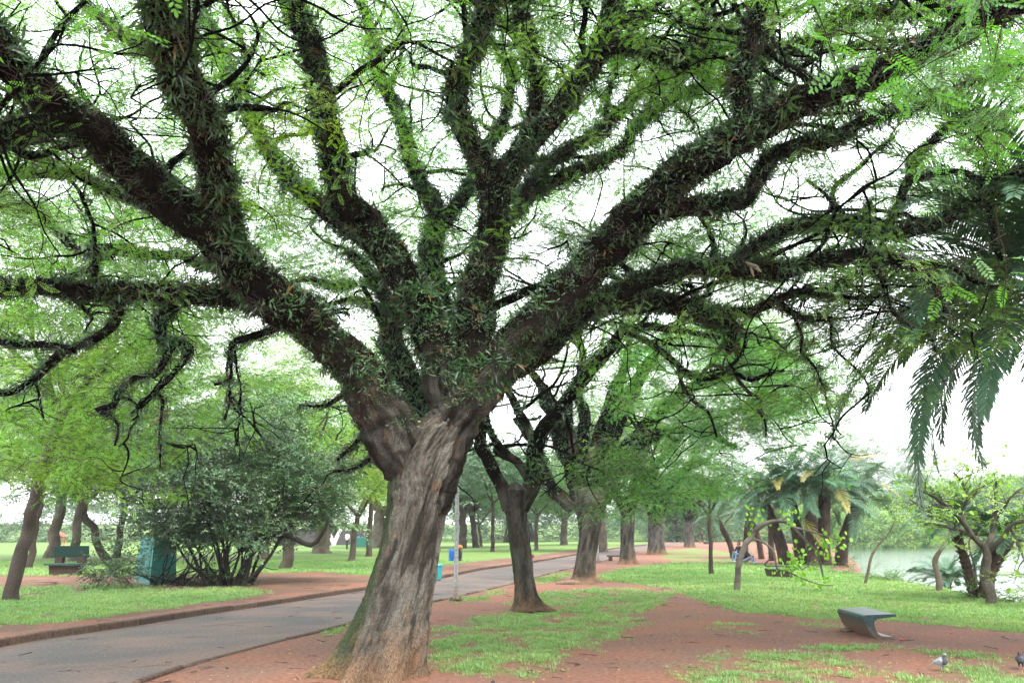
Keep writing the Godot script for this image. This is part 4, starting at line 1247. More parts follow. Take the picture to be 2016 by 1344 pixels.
	var rest := [
		["grey shade tree with buttressed foot beside the low stone seat", 1235, 1110, 30.0, 4.2, 5.5, Color(0.155, 0.30, 0.075)],
		["stout shade tree leaning back, standing where the path begins to bend", 1292, 1091, 34.0, 6.0, 6.5, Color(0.14, 0.28, 0.07)],
		["pale grey shade tree at the far end of the avenue", 1357, 1077, 20.0, 6.0, 6.5, Color(0.13, 0.27, 0.07)]]
	for q in rest:
		var b := hit(q[1], q[2])
		var dd := -b.z
		var wpx: float = q[3]
		var tl := [[0, 0, 0, 0]]
		var yy := 110.0 * 44.0 / dd
		var x0: float = q[1]
		var y0: float = q[2]
		tl = []
		for k in 6:
			var az := TAU * k / 6 + rnd.randf()
			var f := 44.0 / dd
			tl.append([x0, y0 - yy * 0.9, dd, wpx * 0.6, x0 + cos(az) * 40 * f, y0 - yy * 1.5, dd + sin(az) * 1.5, wpx * 0.45, x0 + cos(az) * 90 * f, y0 - yy * 2.1, dd + sin(az) * 3.0, wpx * 0.3, x0 + cos(az) * 150 * f, y0 - yy * 2.6, dd + sin(az) * 4.5, wpx * 0.14])
		r = shade_tree(q[0], [x0, y0], dd,
			[y0 + 4, x0 - wpx * 0.62, x0 + wpx * 0.62, y0 - 8, x0 - wpx * 0.5, x0 + wpx * 0.52, y0 - yy * 0.45, x0 - wpx * 0.44, x0 + wpx * 0.44, y0 - yy * 0.9, x0 - wpx * 0.48, x0 + wpx * 0.5, y0 - yy * 1.05, x0 - wpx * 0.4, x0 + wpx * 0.4],
			tl, [[0.3, 0.3, 0.4, 0.25], [2.6, 0.3, 0.4, 0.25], [1.5, 0.2, 0.4, 0.2]], 64, 60)
		lv = leafset()
		crown(lv, b + Vector3(0, q[4] + 3.2, 0), Vector3(q[5], 3.0, q[5]), 42, 9, 1.2, 1.7, q[6])
		foliage(r[0], lv, "feather")

# ---------------------------------------------------------------- plainer trees of the park
func park_tree(called: String, label: String, group: String, b: Vector3, height: float, r: float, lean: Vector3, fork: float, limbs: int, kind: String, rad: Vector3, clumps: int, each: int, size: float, tint: Color, bark: Color, curve := 0.12) -> Node3D:
	var t := thing(called, label, "tree", b, group)
	var top := b + Vector3(lean.x, fork, lean.z)
	var q := PackedVector3Array([b - Vector3(0, 0.1, 0), b + Vector3(lean.x * 0.05, 0.25, lean.z * 0.05), b + Vector3(lean.x * 0.4, fork * 0.45, lean.z * 0.4), top])
	var l := smooth_limb(q, PackedFloat32Array([r * 1.45, r * 1.08, r * 0.92, r * 0.85]), 0.25, curve * 4.0)
	var a := Acc.new()
	var dark := Color(bark.r * 0.5, bark.g * 0.48, bark.b * 0.45)
	tube(a, l, 20, 0.14, dark, bark, b)
	mi("trunk", a.mesh(M.bark), t)
	var tip := l.P[l.P.size() - 1]
	for k in limbs:
		var az := TAU * k / limbs + rnd.randf() * 0.8
		var dir := Vector3(cos(az) * rad.x * 0.7 + lean.x * 0.3, (height - fork) * 0.62, sin(az) * rad.z * 0.7)
		var br := wander(tip - Vector3(0, r * 0.8, 0), dir, dir.length() * 0.95, r * 0.62, r * 0.1, 0.16, 0.02)
		var c := Acc.new()
		tube(c, br, 8, 0.15, dark, bark, b)
		for e in 2:
			var br2 := wander(br.P[int(br.P.size() * rnd.randf_range(0.35, 0.8))], dir + Vector3(rnd.randfn(), rnd.randfn() * 0.4, rnd.randfn()) * dir.length(), dir.length() * 0.5, r * 0.28, r * 0.06, 0.2, 0.0)
			tube(c, br2, 6, 0.15, dark, bark, b)
		mi("limb", c.mesh(M.bark), t)
	if clumps > 0:
		var lv := leafset()
		crown(lv, b + Vector3(lean.x * 1.4, (height + fork) * 0.5 + 0.3, lean.z * 1.4), rad, clumps, each, rad.x * 0.28, size, tint)
		foliage(t, lv, kind)
	return t

func park_trees() -> void:
	rnd.seed = 800
	var pale := Color(0.27, 0.22, 0.17)
	var grey := Color(0.19, 0.155, 0.12)
	var dark := Color(0.10, 0.07, 0.055)
	var soft := Color(0.19, 0.33, 0.07)
	var lime := Color(0.30, 0.44, 0.06)
	var deep := Color(0.07, 0.15, 0.05)
	var b := hit(18, 1182)
	park_tree("park_tree", "leaning rough-barked tree at the edge of the lawn beside the kerb", "trees of the lawn", b, 9.0, 0.155, Vector3(0.8, 0, 0.2), 4.6, 5, "broad", Vector3(3.6, 2.0, 3.4), 34, 9, 1.0, Color(0.11, 0.22, 0.06), Color(0.15, 0.12, 0.10))
	park_tree("park_tree", "thin dark ringed trunk behind the leaning rough-barked tree", "trees of the lawn", hit(55, 1118), 9.0, 0.15, Vector3(0.3, 0, 0), 5.5, 4, "feather", Vector3(4.0, 2.4, 3.5), 40, 10, 1.3, soft, dark)
	park_tree("park_tree", "pale bare trunk standing alone on the bright field behind the benches", "trees of the lawn", hit(97, 1098), 13.0, 0.34, Vector3(0.6, 0, 0), 6.0, 5, "feather", Vector3(7, 3.5, 6), 60, 10, 2.2, soft, pale)
	park_tree("park_tree", "dark tree with two bowed stems beside the teal box", "trees of the lawn", hit(205, 1104), 8.0, 0.22, Vector3(-1.6, 0, 0), 3.0, 4, "broad", Vector3(5, 2.4, 4), 50, 10, 1.6, Color(0.09, 0.18, 0.07), dark, 0.4)
	park_tree("park_tree", "dark upright trunk beside the bowed stems", "trees of the lawn", hit(228, 1098), 9.0, 0.22, Vector3(0.2, 0, 0), 3.6, 4, "broad", Vector3(5, 2.6, 4), 45, 10, 1.8, Color(0.10, 0.2, 0.08), dark)
	park_tree("park_tree", "grey trunk with spreading foot under the dark shrub's long bough", "trees of the lawn", hit(515, 1100), 11.0, 0.30, Vector3(0.2, 0, 0), 4.4, 5, "feather", Vector3(6, 3.4, 5), 90, 11, 1.7, Color(0.20, 0.36, 0.10), grey)
	park_tree("park_tree", "thick pale fluted trunk with a burl on one side", "trees of the lawn", hit(632, 1089), 12.5, 0.62, Vector3(0.2, 0, 0), 4.5, 6, "feather", Vector3(7.5, 3.6, 6), 110, 11, 2.0, Color(0.22, 0.38, 0.10), pale)
	park_tree("park_tree", "slender forked tree with a red-stained foot on the lawn", "trees of the lawn", hit(691, 1106), 7.0, 0.17, Vector3(0.25, 0, 0), 2.6, 3, "feather", Vector3(3.4, 2.0, 3), 46, 10, 1.3, lime, grey)
	park_tree("park_tree", "slender straight tree beside the forked one with a red-stained foot", "trees of the lawn", hit(725, 1095), 8.5, 0.19, Vector3(0.1, 0, 0), 3.6, 3, "feather", Vector3(4, 2.2, 3.4), 46, 10, 1.5, lime, grey)
	park_tree("park_tree", "twin-stemmed pale tree behind the green bench on the lawn", "trees of the lawn", hit(740, 1078), 12.0, 0.7, Vector3(0.4, 0, 0), 4.2, 5, "feather", Vector3(8, 3.5, 7), 60, 10, 2.6, soft, pale)
	park_tree("park_tree", "dark flared trunk behind the blue litter bin", "trees of the lawn", hit(910, 1079), 10.0, 0.42, Vector3(0.1, 0, 0), 4.0, 4, "broad", Vector3(6, 2.6, 5), 56, 10, 2.2, Color(0.12, 0.25, 0.12), dark)
	park_tree("park_tree", "dark trunk leaning a little towards the forked sapling", "trees of the lawn", hit(936, 1078), 10.0, 0.34, Vector3(-0.5, 0, 0), 4.0, 4, "broad", Vector3(6, 2.6, 5), 50, 10, 2.2, Color(0.12, 0.25, 0.12), dark)
	park_tree("park_tree", "forked sapling between two dark trunks", "trees of the lawn", hit(947, 1076), 7.0, 0.18, Vector3(-0.3, 0, 0), 2.6, 3, "broad", Vector3(4, 2, 4), 34, 10, 2.0, Color(0.16, 0.30, 0.14), grey)
	park_tree("park_tree", "thin dark straight trunk casting shade on the lawn", "trees of the lawn", hit(969, 1086), 9.0, 0.16, Vector3(0.05, 0, 0), 4.2, 3, "broad", Vector3(4.4, 2.2, 4), 44, 10, 1.7, Color(0.11, 0.24, 0.11), dark)
	park_tree("park_tree", "thin grey trunk behind the slim shade tree", "trees of the lawn", hit(1055, 1083), 8.0, 0.17, Vector3(0.1, 0, 0), 3.2, 3, "feather", Vector3(4.4, 2.4, 4), 60, 10, 1.7, Color(0.17, 0.32, 0.12), grey)
	park_tree("park_tree", "grey trunk with pale airy crown between two shade trees", "trees of the lawn", hit(1110, 1073), 9.0, 0.42, Vector3(0.1, 0, 0), 3.4, 4, "broad", Vector3(6, 2.6, 5), 60, 10, 2.2, Color(0.16, 0.30, 0.15), grey)
	park_tree("park_tree", "pale grey trunk close to the thin lamp post", "trees of the lawn", hit(1186, 1084), 9.0, 0.40, Vector3(0.1, 0, 0), 4.4, 4, "feather", Vector3(5, 2.6, 5), 50, 10, 2.0, Color(0.15, 0.30, 0.10), pale)
	for k in 5:
		park_tree("park_tree", "dark trunk in the row of trees beyond the bend of the path", "dark row beyond the bend", hit(1316 + k * 9.5, 1064.5 + (k % 2)), 10.0, 0.5, Vector3(0.1, 0, 0), 4.0, 3, "broad", Vector3(7, 3, 5), 30, 9, 3.0, Color(0.06, 0.15, 0.06), dark)
	# a strangler fig, dark and broad
	var fig := hit(1022, 1066)
	var t := thing("fig_tree", "broad dark fig with a curtain of hanging roots beyond the lawn", "tree", fig)
	for k in 16:
		var a := Acc.new()
		var o := Vector3(-2.6 + 0.36 * k + rnd.randfn() * 0.1, 0, rnd.randfn() * 0.8)
		tube(a, wander(fig + o - Vector3(0, 0.2, 0), Vector3(-o.x * 0.08, 1, 0), rnd.randf_range(3.2, 4.4), rnd.randf_range(0.2, 0.36), 0.22, 0.03, 0.0), 8, 0.2, Color(0.03, 0.018, 0.014), Color(0.06, 0.035, 0.028), fig)
		mi("stem", a.mesh(M.bark), t)
	var lv := leafset()
	crown(lv, fig + Vector3(0, 6.5, 0), Vector3(8, 3.0, 6), 80, 10, 2.2, 2.6, Color(0.09, 0.19, 0.08))
	foliage(t, lv, "broad")

	# the dark many-stemmed shrub tree by the teal box
	b = hit(455, 1152)
	t = thing("shrub_tree", "dark many-stemmed shrub tree with a tangle of bowed stems by the teal box", "tree", b)
	rnd.seed = 840
	for k in 22:
		var a2 := Acc.new()
		var o2 := Vector3(rnd.randf_range(-0.9, 0.6), 0, rnd.randf_range(-0.5, 0.5))
		var ln := rnd.randf_range(2.2, 3.6)
		tube(a2, wander(b + o2, Vector3(o2.x * 0.9 + rnd.randfn() * 0.25, 1, rnd.randfn() * 0.3), ln, rnd.randf_range(0.03, 0.075), 0.02, 0.13, 0.0), 7, 0.12, Color(0.022, 0.018, 0.015), Color(0.06, 0.05, 0.042), b)
		mi("stem", a2.mesh(M.bark), t)
	for k in 26:
		var a3 := Acc.new()
		var o3 := Vector3(rnd.randf_range(-2.4, -0.2), 0, rnd.randf_range(-0.5, 0.6))
		tube(a3, wander(b + o3, Vector3(rnd.randfn() * 0.8, 0.9, rnd.randfn() * 0.5), rnd.randf_range(1.0, 2.0), 0.025, 0.012, 0.28, -0.06), 5, 0.1, Color(0.022, 0.018, 0.015), Color(0.05, 0.042, 0.035), b)
		mi("stem", a3.mesh(M.bark), t)
	for bough in [[470, 1080, 26.8, 16, 500, 1062, 26.6, 14, 530, 1052, 26.4, 13, 575, 1057, 26.2, 11, 612, 1072, 26, 9, 632, 1052, 26, 7, 645, 1022, 26, 5], [522, 1055, 26.4, 8, 540, 1020, 26.4, 7, 552, 985, 26.4, 5, 560, 950, 26.4, 3], [528, 1053, 26.4, 7, 556, 1010, 26.2, 5, 570, 990, 26.2, 3]]:
		var a4 := Acc.new()
		tube(a4, traced(bough, 0.15, 0.5), 8, 0.1, Color(0.022, 0.018, 0.015), Color(0.05, 0.042, 0.035), b)
		mi("bough", a4.mesh(M.bark), t)
	lv = leafset()
	canopy_px(lv, 315, 930, 500, 1060, 25, 28, 46, 14, 0.6, 0.9, Color(0.055, 0.12, 0.05))
	canopy_px(lv, 200, 1050, 270, 1130, 24.6, 25.4, 4, 8, 0.35, 0.8, Color(0.055, 0.115, 0.05))
	canopy_px(lv, 185, 1110, 235, 1155, 24.2, 24.8, 4, 9, 0.25, 0.7, Color(0.06, 0.125, 0.05))
	canopy_px(lv, 290, 800, 560, 960, 26, 30, 62, 13, 0.8, 1.0, Color(0.11, 0.21, 0.10))
	canopy_px(lv, 490, 900, 650, 1030, 26, 29, 42, 12, 0.6, 0.9, Color(0.08, 0.17, 0.07))
	canopy_px(lv, 340, 1130, 500, 1150, 26.2, 27.2, 8, 8, 0.3, 0.6, Color(0.045, 0.10, 0.035))
	foliage(t, lv, "broad")

	# tall trees behind the dark shrub, with feathery light crowns
	rnd.seed = 860
	for q in [[560, 1120, 620, 780, 9.0, Color(0.27, 0.44, 0.11), "tall tree with pale feathery crown rising behind the dark shrub"], [320, 1112, 330, 760, 10.0, Color(0.22, 0.37, 0.10), "tall tree with soft green crown behind the teal box"], [140, 1106, 120, 740, 10.5, Color(0.20, 0.35, 0.08), "tall tree with bushy crown behind the pair of green benches"]]:
		b = hit(q[0], q[1])
		var dd := -b.z
		t = park_tree("tall_tree", q[6], "tall trees behind the shrub", b, q[4], 0.24, Vector3(0.3, 0, 0), 4.0, 6, "feather", Vector3(5, 3, 4), 0, 0, 1.0, soft, grey)
		lv = leafset()
		canopy_px(lv, q[2] - 210, q[3] - 130, q[2] + 210, q[3] + 190, dd - 3.5, dd + 4.0, 115, 12, 1.0, 1.3, q[5])
		foliage(t, lv, "feather")

	# wood that closes the view beyond the field
	rnd.seed = 880
	var wood := Node3D.new()
	wood.name = "distant_wood"
	wood.set_meta("kind", "stuff")
	wood.set_meta("label", "distant green wood closing the view beyond the field")
	wood.set_meta("category", "wood")
	add_child(wood)
	lv = leafset()
	for k in 420:
		var x := rnd.randf_range(-170.0, 60.0)
		var dz := 150.0 + rnd.randf() * 40.0
		var tone := rnd.randf_range(0.7, 1.25)
		scatter(lv, Vector3(x, rnd.randf_range(0.5, 17.0), -dz), Vector3(3.5, 2.2, 3.5), 9, 5.0, Color(0.11 * tone, 0.21 * tone, 0.075 * tone))
	foliage(wood, lv, "broad")

# ---------------------------------------------------------------- palms and lakeside
func make_fronds() -> void:
	# 0..2 long date-palm fronds, 3..4 short dense ones, 5 a dead one; each grows along +x and arches over
	MESH.frond = []
	for v in 9:
		rnd.seed = 900 + v
		var a := Acc.new()
		var short := v == 3 or v == 4
		var ln := rnd.randf_range(2.6, 3.1) if not short else rnd.randf_range(1.3, 1.6)
		var n := (88 if v < 6 else 54) if not short else 46
		var broad := 0.032 if v > 5 else 0.028
		var q := Vector3.ZERO
		var d := Vector3(1, 0.75, 0).normalized()
		var stem := Acc.new()
		for k in n:
			var t := float(k) / n
			var q2 := q + d * ln / n
			if k % 2 == 0:
				thin(stem, q, q + d * ln / n * 2.1, 0.016 * (1.0 - 0.8 * t))
			q = q2
			d = (d + Vector3(0, -(0.9 if v != 5 else 2.0) * (0.4 + 1.1 * t) / n * 1.5, 0)).normalized()
			if t < 0.12:
				continue
			var up := Vector3(0, 0, 1).cross(d).normalized()
			var ll := (0.46 if not short else 0.34) * sin(PI * (0.18 + 0.74 * t)) * rnd.randf_range(0.85, 1.1)
			for s in [-1.0, 1.0]:
				var dir := (Vector3(0, 0, s) * (1.0 - 0.45 * t) + d * (0.55 + 0.5 * t) + up * rnd.randf_range(0.05, 0.4)).normalized()
				var tone := rnd.randf_range(0.75, 1.25)
				var col := Color(0.060 * tone, 0.135 * tone, 0.078 * tone)
				if (v == 1 or v == 7) and t > 0.6:
					col = Color(0.19 * tone, 0.17 * tone, 0.04 * tone)
				if v == 5:
					col = Color(0.13 * tone, 0.09 * tone, 0.06 * tone)
				blade(a, q, dir, up, ll, broad if not short else 0.028, col, rnd.randf_range(0.3, 0.9), 3)
		var m := a.mesh(M.palm)
		for k in stem.c.size():
			stem.c[k] = Color(0.11, 0.13, 0.05) if v != 5 else Color(0.14, 0.09, 0.06)
		stem.add_to(m, M.plain)
		MESH.frond.append(m)

func palm_trunk(a: Acc, l: Limb, origin: Vector3) -> void:
	tube(a, l, 14, 0.2, Color(0.035, 0.02, 0.015), Color(0.075, 0.045, 0.032), origin)
	# old leaf bases stand out like scales
	for k in range(1, l.P.size() - 1):
		var t := (l.P[k + 1] - l.P[k - 1]).normalized()
		for j in 7:
			var th := TAU * (j + 0.5 * (k % 2)) / 7
			var s := t.cross(Vector3(0.3, 0.1, 0.9)).normalized()
			var o := s * cos(th) + t.cross(s) * sin(th)
			blade(a, l.P[k] + o * l.R[k] * 0.9 - origin, (o * 0.7 + t).normalized(), (o - t * 0.5).normalized(), 0.14, 0.09, Color(0.06, 0.038, 0.028) * rnd.randf_range(0.6, 1.5), -0.2, 2)

func palm(label: String, group: String, b: Vector3, lean: Vector3, h: float, r: float, fronds: int, kinds: Array, size: float, hang: float) -> Node3D:
	var t := thing("palm", label, "palm", b, group)
	var l := smooth_limb(PackedVector3Array([b - Vector3(0, 0.15, 0), b + Vector3(lean.x * 0.25, h * 0.4, lean.z * 0.25), b + Vector3(lean.x, h, lean.z)]), PackedFloat32Array([r * 1.15, r, r * 1.05]), 0.12, 0.0)
	var a := Acc.new()
	palm_trunk(a, l, b)
	mi("trunk", a.mesh(M.plain), t)
	var top := Vector3(lean.x, h, lean.z)
	for k in fronds:
		var az := TAU * k * 0.381966 + rnd.randf() * 0.3
		var f := float(k) / fronds
		var pitch := lerpf(0.75, -hang, f) + rnd.randfn() * 0.1
		var b2 := Basis(Vector3.UP, az) * Basis(Vector3.BACK, pitch - 0.2) * Basis(Vector3.RIGHT, rnd.randfn() * 0.3)
		var s := size * rnd.randf_range(0.85, 1.12)
		mi("frond", MESH.frond[kinds[rnd.randi() % kinds.size()]], t, Transform3D(b2 * Basis.from_scale(Vector3.ONE * s), top + Vector3(cos(az), 0, -sin(az)) * r * 0.5))
	return t

func lakeside() -> void:
	rnd.seed = 1000
	# the tall palm whose crown hangs in from beyond the edge of the view
	var pt0 := at(2062, 560, 12.4)
	var pb := Vector3(pt0.x + 0.6, ground_y(pt0.x + 0.6, pt0.z - 0.2), pt0.z - 0.2)
	palm("tall palm with long drooping dark fronds over the lake bank", "palms", pb, Vector3(-0.6, 0, 0.2), pt0.y, 0.26, 84, [0, 0, 2, 2], 1.35, 0.95)
	# clump of date palms
	for q in [[1548, 1112, -0.9, 3.3, "outermost stem of the palm clump, leaning towards the path"], [1580, 1113, -0.3, 3.9, "stem in the thick of the palm clump by the lake"], [1603, 1115, 0.1, 3.6, "stem in the thick of the palm clump by the lake"], [1625, 1114, 0.5, 4.2, "stem in the thick of the palm clump by the lake"], [1655, 1112, 1.4, 3.4, "palm of the clump leaning furthest out over the water"]]:
		var b := hit(q[0], q[1])
		palm("date palm, " + q[4], "date palm clump by the lake", b, Vector3(q[2], 0, rnd.randf_range(-0.5, 0.5)), q[3], 0.30, 34, [6, 6, 8, 6, 8, 6, 8, 7], 1.3, 0.6)
	# dark palm stems further along the bank
	for q in [[1445, 1098, -1.0, 2.6], [1468, 1098, 0.4, 2.8], [1500, 1100, -0.5, 3.0], [1520, 1104, 0.2, 3.2]]:
		var b2 := hit(q[0], q[1])
		palm("slender dark-stemmed palm on the bank near the seated people", "slender palms on the bank", b2, Vector3(q[2], 0, 0), q[3], 0.17, 16, [6, 8], 0.75, 0.5)
	# small palms on the bank beside the gnarled tree
	for q in [[1862, 1157, 0.1, 1.9, 0.10, "small palm with short fine fronds beside a pale stem"], [1918, 1177, -0.35, 1.85, 0.11, "small palm with slanting black stem"], [1938, 1178, 0.75, 1.5, 0.17, "small thick-stemmed palm leaning out behind the gnarled tree"]]:
		var b3 := hit(q[0], q[1])
		palm(q[5], "small palms by the gnarled tree", b3, Vector3(q[2], 0, 0.1), q[3], q[4], 26, [3, 4], 1.05, 0.4)

	# the small gnarled tree with bright leaves
	var gb := hit(1950, 1189)
	var gt := thing("gnarled_tree", "small gnarled tree with bright leaves in front of the small palms", "tree", gb)
	var d := -gb.z
	var lv: Array = []
	for br in [[1953, 1192, d, 22, 1950, 1140, d, 17, 1944, 1090, d, 16, 1940, 1070, d, 15], [1942, 1085, d, 13, 1915, 1050, d, 11, 1885, 1015, d - 0.3, 9, 1850, 985, d - 0.5, 7, 1815, 960, d - 0.7, 4], [1942, 1085, d, 12, 1950, 1040, d + 0.2, 9, 1965, 990, d + 0.4, 7, 1960, 940, d + 0.4, 4], [1945, 1085, d, 12, 1975, 1055, d - 0.2, 9, 2000, 1035, d - 0.4, 7, 2040, 1030, d - 0.5, 4], [1920, 1055, d, 8, 1895, 1045, d + 0.4, 6, 1860, 1030, d + 0.6, 5, 1820, 1035, d + 0.8, 3], [1890, 1020, d - 0.3, 7, 1905, 970, d - 0.4, 5, 1880, 930, d - 0.5, 3], [1955, 1030, d + 0.2, 6, 1985, 985, d + 0.1, 5, 2010, 960, d, 3], [1870, 1000, d - 0.4, 6, 1830, 1000, d - 0.8, 4, 1790, 985, d - 1.0, 2.5], [1990, 1040, d - 0.3, 6, 2010, 1080, d - 0.6, 4, 2020, 1110, d - 0.7, 2.5], [1900, 1035, d, 6, 1905, 990, d + 0.5, 4, 1935, 950, d + 0.7, 2.5]]:
		var a := Acc.new()
		var l := traced(br, 0.06, 2.2)
		tube(a, l, 9, 0.3, Color(0.10, 0.085, 0.065), Color(0.22, 0.195, 0.155), gb)
		mi("trunk" if br[3] == 22 else "branch", a.mesh(M.bark), gt)
		if br[3] != 22:
			lv.append(l)
	rnd.seed = 1015
	var twigs := []
	for l0 in lv:
		for k in 7:
			var i0: int = rnd.randi_range(l0.P.size() / 3, l0.P.size() - 2)
			var tw := wander(l0.P[i0], (l0.P[i0 + 1] - l0.P[i0]).normalized() * 0.6 + Vector3(rnd.randfn(), rnd.randfn() * 0.6 + 0.3, rnd.randfn()) * 0.6, rnd.randf_range(0.4, 0.95), 0.016, 0.005, 0.34, 0.0)
			var ta := Acc.new()
			tube(ta, tw, 5, 0.1, Color(0.12, 0.10, 0.08), Color(0.24, 0.21, 0.17), gb)
			mi("twig", ta.mesh(M.bark), gt)
			twigs.append(tw)
	lv.append_array(twigs)
	var heart := Acc.new()
	leaflet(heart, Vector3.ZERO, Vector3(1, 0, 0), Vector3.UP, 0.13, 0.11, Color(0.26, 0.42, 0.06), true)
	var hm := heart.mesh(M.leaf)
	var heart2 := Acc.new()
	leaflet(heart2, Vector3.ZERO, Vector3(1, 0, 0), Vector3.UP, 0.14, 0.12, Color(0.17, 0.34, 0.06), true)
	var hm2 := heart2.mesh(M.leaf)
	rnd.seed = 1020
	for k in 300:
		var l2: Limb = lv[rnd.randi() % lv.size()]
		var p := l2.P[rnd.randi_range(l2.P.size() / 2, l2.P.size() - 1)] + Vector3(rnd.randfn(), rnd.randfn() + 0.5, rnd.randfn()) * 0.3
		mi("leaf", hm if rnd.randf() < 0.6 else hm2, gt, Transform3D((Basis(Vector3.UP, rnd.randf() * TAU) * Basis(Vector3.FORWARD, 0.5 + rnd.randfn() * 0.5) * Basis(Vector3.RIGHT, rnd.randfn() * 0.5)).scaled(Vector3.ONE * rnd.randf_range(0.6, 1.1)), p - gb))

	var more := leafset()
	for tw2 in twigs:
		scatter(more, tw2.P[tw2.P.size() - 1], Vector3(0.2, 0.12, 0.2), 3, 0.48, Color(0.27, 0.44, 0.08))
	foliage(gt, more, "broad")

	# pale stems among the small palms
	for q in [[1850, 1163, 1846, 1105, 1858, 1075, 11, "pale thick stem forking between the small palms"], [1925, 1172, 1920, 1120, 1908, 1070, 5, "thin pale stem beside the slanting palm"], [1703, 1150, 1720, 1090, 1750, 1050, 5, "thin pale leafless stem curving up from the water's edge"]]:
		var sb := hit(q[0], q[1])
		var st := thing("sapling", q[7], "sapling", sb)
		var a6 := Acc.new()
		tube(a6, traced([q[0], q[1] + 3, -sb.z, q[6] * 1.2, q[2], q[3], -sb.z, q[6], q[4], q[5], -sb.z, q[6] * 0.55, q[4] + 14, q[5] - 30, -sb.z, q[6] * 0.15], 0.1, 0.6), 8, 0.12, Color(0.17, 0.14, 0.10), Color(0.28, 0.24, 0.18), sb)
		mi("stem", a6.mesh(M.bark), st)
		var lv3 := leafset()
		scatter(lv3, at(q[4] + 12, q[5] - 28, -sb.z), Vector3(0.45, 0.25, 0.45), 8, 0.7, Color(0.2, 0.34, 0.07))
		foliage(st, lv3, "feather")

	# leaning tree whose bough arches down to the grass
	var ab := hit(1451, 1162)
	var at_ := thing("arching_tree", "leaning tree whose bough arches down to the lawn in front of the palms", "tree", ab)
	d = -ab.z
	var tips := []
	for br in [[1451, 1166, d, 13, 1455, 1120, d, 11.5, 1463, 1080, d, 11, 1480, 1055, d, 10.5, 1490, 1042, d, 10, 1512, 1030, d - 0.1, 8, 1540, 1027, d - 0.2, 7, 1562, 1038, d - 0.3, 6, 1590, 1066, d - 0.4, 5.5, 1610, 1090, d - 0.5, 5, 1618, 1118, d - 0.5, 3.5, 1622, 1140, d - 0.5, 2],
		[1562, 1038, d - 0.3, 4.5, 1590, 1044, d - 0.5, 4, 1615, 1052, d - 0.7, 3, 1632, 1080, d - 0.8, 2.5, 1635, 1108, d - 0.8, 1.8], [1590, 1043, d - 0.5, 3, 1620, 1052, d - 0.4, 2.5, 1650, 1062, d - 0.3, 1.8, 1662, 1050, d - 0.3, 1.2],
		[1487, 1062, d, 5, 1510, 1072, d - 0.3, 4.5, 1525, 1088, d - 0.5, 4, 1530, 1118, d - 0.6, 3.5, 1550, 1124, d - 0.6, 3, 1580, 1138, d - 0.6, 2.5, 1615, 1150, d - 0.6, 2, 1640, 1152, d - 0.6, 1.2], [1512, 1074, d - 0.3, 3, 1518, 1095, d - 0.2, 3, 1506, 1112, d - 0.1, 3, 1530, 1114, d, 2.5, 1570, 1116, d, 1.5],
		[1490, 1034, d, 3, 1480, 1020, d + 0.1, 2.5, 1486, 1004, d + 0.1, 1.5], [1530, 1028, d - 0.2, 3, 1555, 1015, d - 0.2, 2.2, 1560, 1005, d - 0.2, 1.4], [1600, 1080, d - 0.4, 3, 1570, 1100, d - 0.2, 2, 1560, 1075, d - 0.2, 1.2], [1612, 1100, d - 0.5, 2.5, 1580, 1120, d - 0.7, 2, 1572, 1105, d - 0.8, 1.2]]:
		var a7 := Acc.new()
		var l7 := traced(br, 0.06, 0.5)
		tube(a7, l7, 9, 0.16, Color(0.13, 0.11, 0.085), Color(0.25, 0.225, 0.185), ab)
		mi("trunk" if br[3] == 13 else "branch", a7.mesh(M.bark), at_)
		tips.append(l7)
	for k in 230:
		var l8: Limb = tips[rnd.randi() % tips.size()]
		var lo := 0.72 if l8 == tips[0] else 0.5
		var p2 := l8.P[rnd.randi_range(int(l8.P.size() * lo), l8.P.size() - 1)] + Vector3(rnd.randfn(), rnd.randfn() - 0.3, rnd.randfn()) * 0.17
		mi("leaf", hm if rnd.randf() < 0.5 else hm2, at_, Transform3D((Basis(Vector3.UP, rnd.randf() * TAU) * Basis(Vector3.FORWARD, 1.0 + rnd.randfn() * 0.35) * Basis(Vector3.RIGHT, rnd.randfn() * 0.5)).scaled(Vector3.ONE * rnd.randf_range(0.7, 1.2)), p2 - ab))
	# straight young tree beside it
	var yb := hit(1402, 1131)
	park_tree("young_tree", "straight young tree with forked top next to the arching tree", "", yb, 5.6, 0.09, Vector3(0.0, 0, 0), 2.5, 4, "feather", Vector3(1.6, 1.2, 1.6), 16, 8, 0.9, Color(0.18, 0.32, 0.08), Color(0.17, 0.135, 0.105))

	# low plants along the bank
	var bush := Node3D.new()
	bush.name = "bank_plants"
	bush.set_meta("kind", "stuff")
	bush.set_meta("label", "low green plants along the edge of the lake bank")
	bush.set_meta("category", "ground cover")
	add_child(bush)
	lv = leafset()
	for q in [[1720, 1140, 30, 0.5], [1740, 1142, 20, 0.4], [1640, 1128, 25, 0.6], [1680, 1132, 18, 0.5], [1830, 1148, 16, 0.4], [1890, 1163, 16, 0.4], [1980, 1180, 30, 0.5], [2010, 1186, 26, 0.5], [1600, 1118, 30, 0.8], [1560, 1100, 30, 1.0], [1500, 1092, 30, 1.0], [1620, 1105, 40, 1.2]]:
		var h := hit(q[0], q[1])
		for k in q[2] / 4:
			scatter(lv, h + Vector3(0.2 + rnd.randfn() * q[3], 0.12, rnd.randfn() * 0.4), Vector3(0.3, 0.12, 0.3), 4, 0.5, Color(0.12, 0.23, 0.06))
	foliage(bush, lv, "broad")
	var strip := thing("low_plants", "low strip of dark green bedding plants in the grass", "plants", hit(1322, 1112))
	lv = leafset()
	for k in 22:
		scatter(lv, strip.position + Vector3(-1.0 + k * 0.095, 0.05, 0), Vector3(0.06, 0.05, 0.12), 2, 0.25, Color(0.03, 0.08, 0.03))
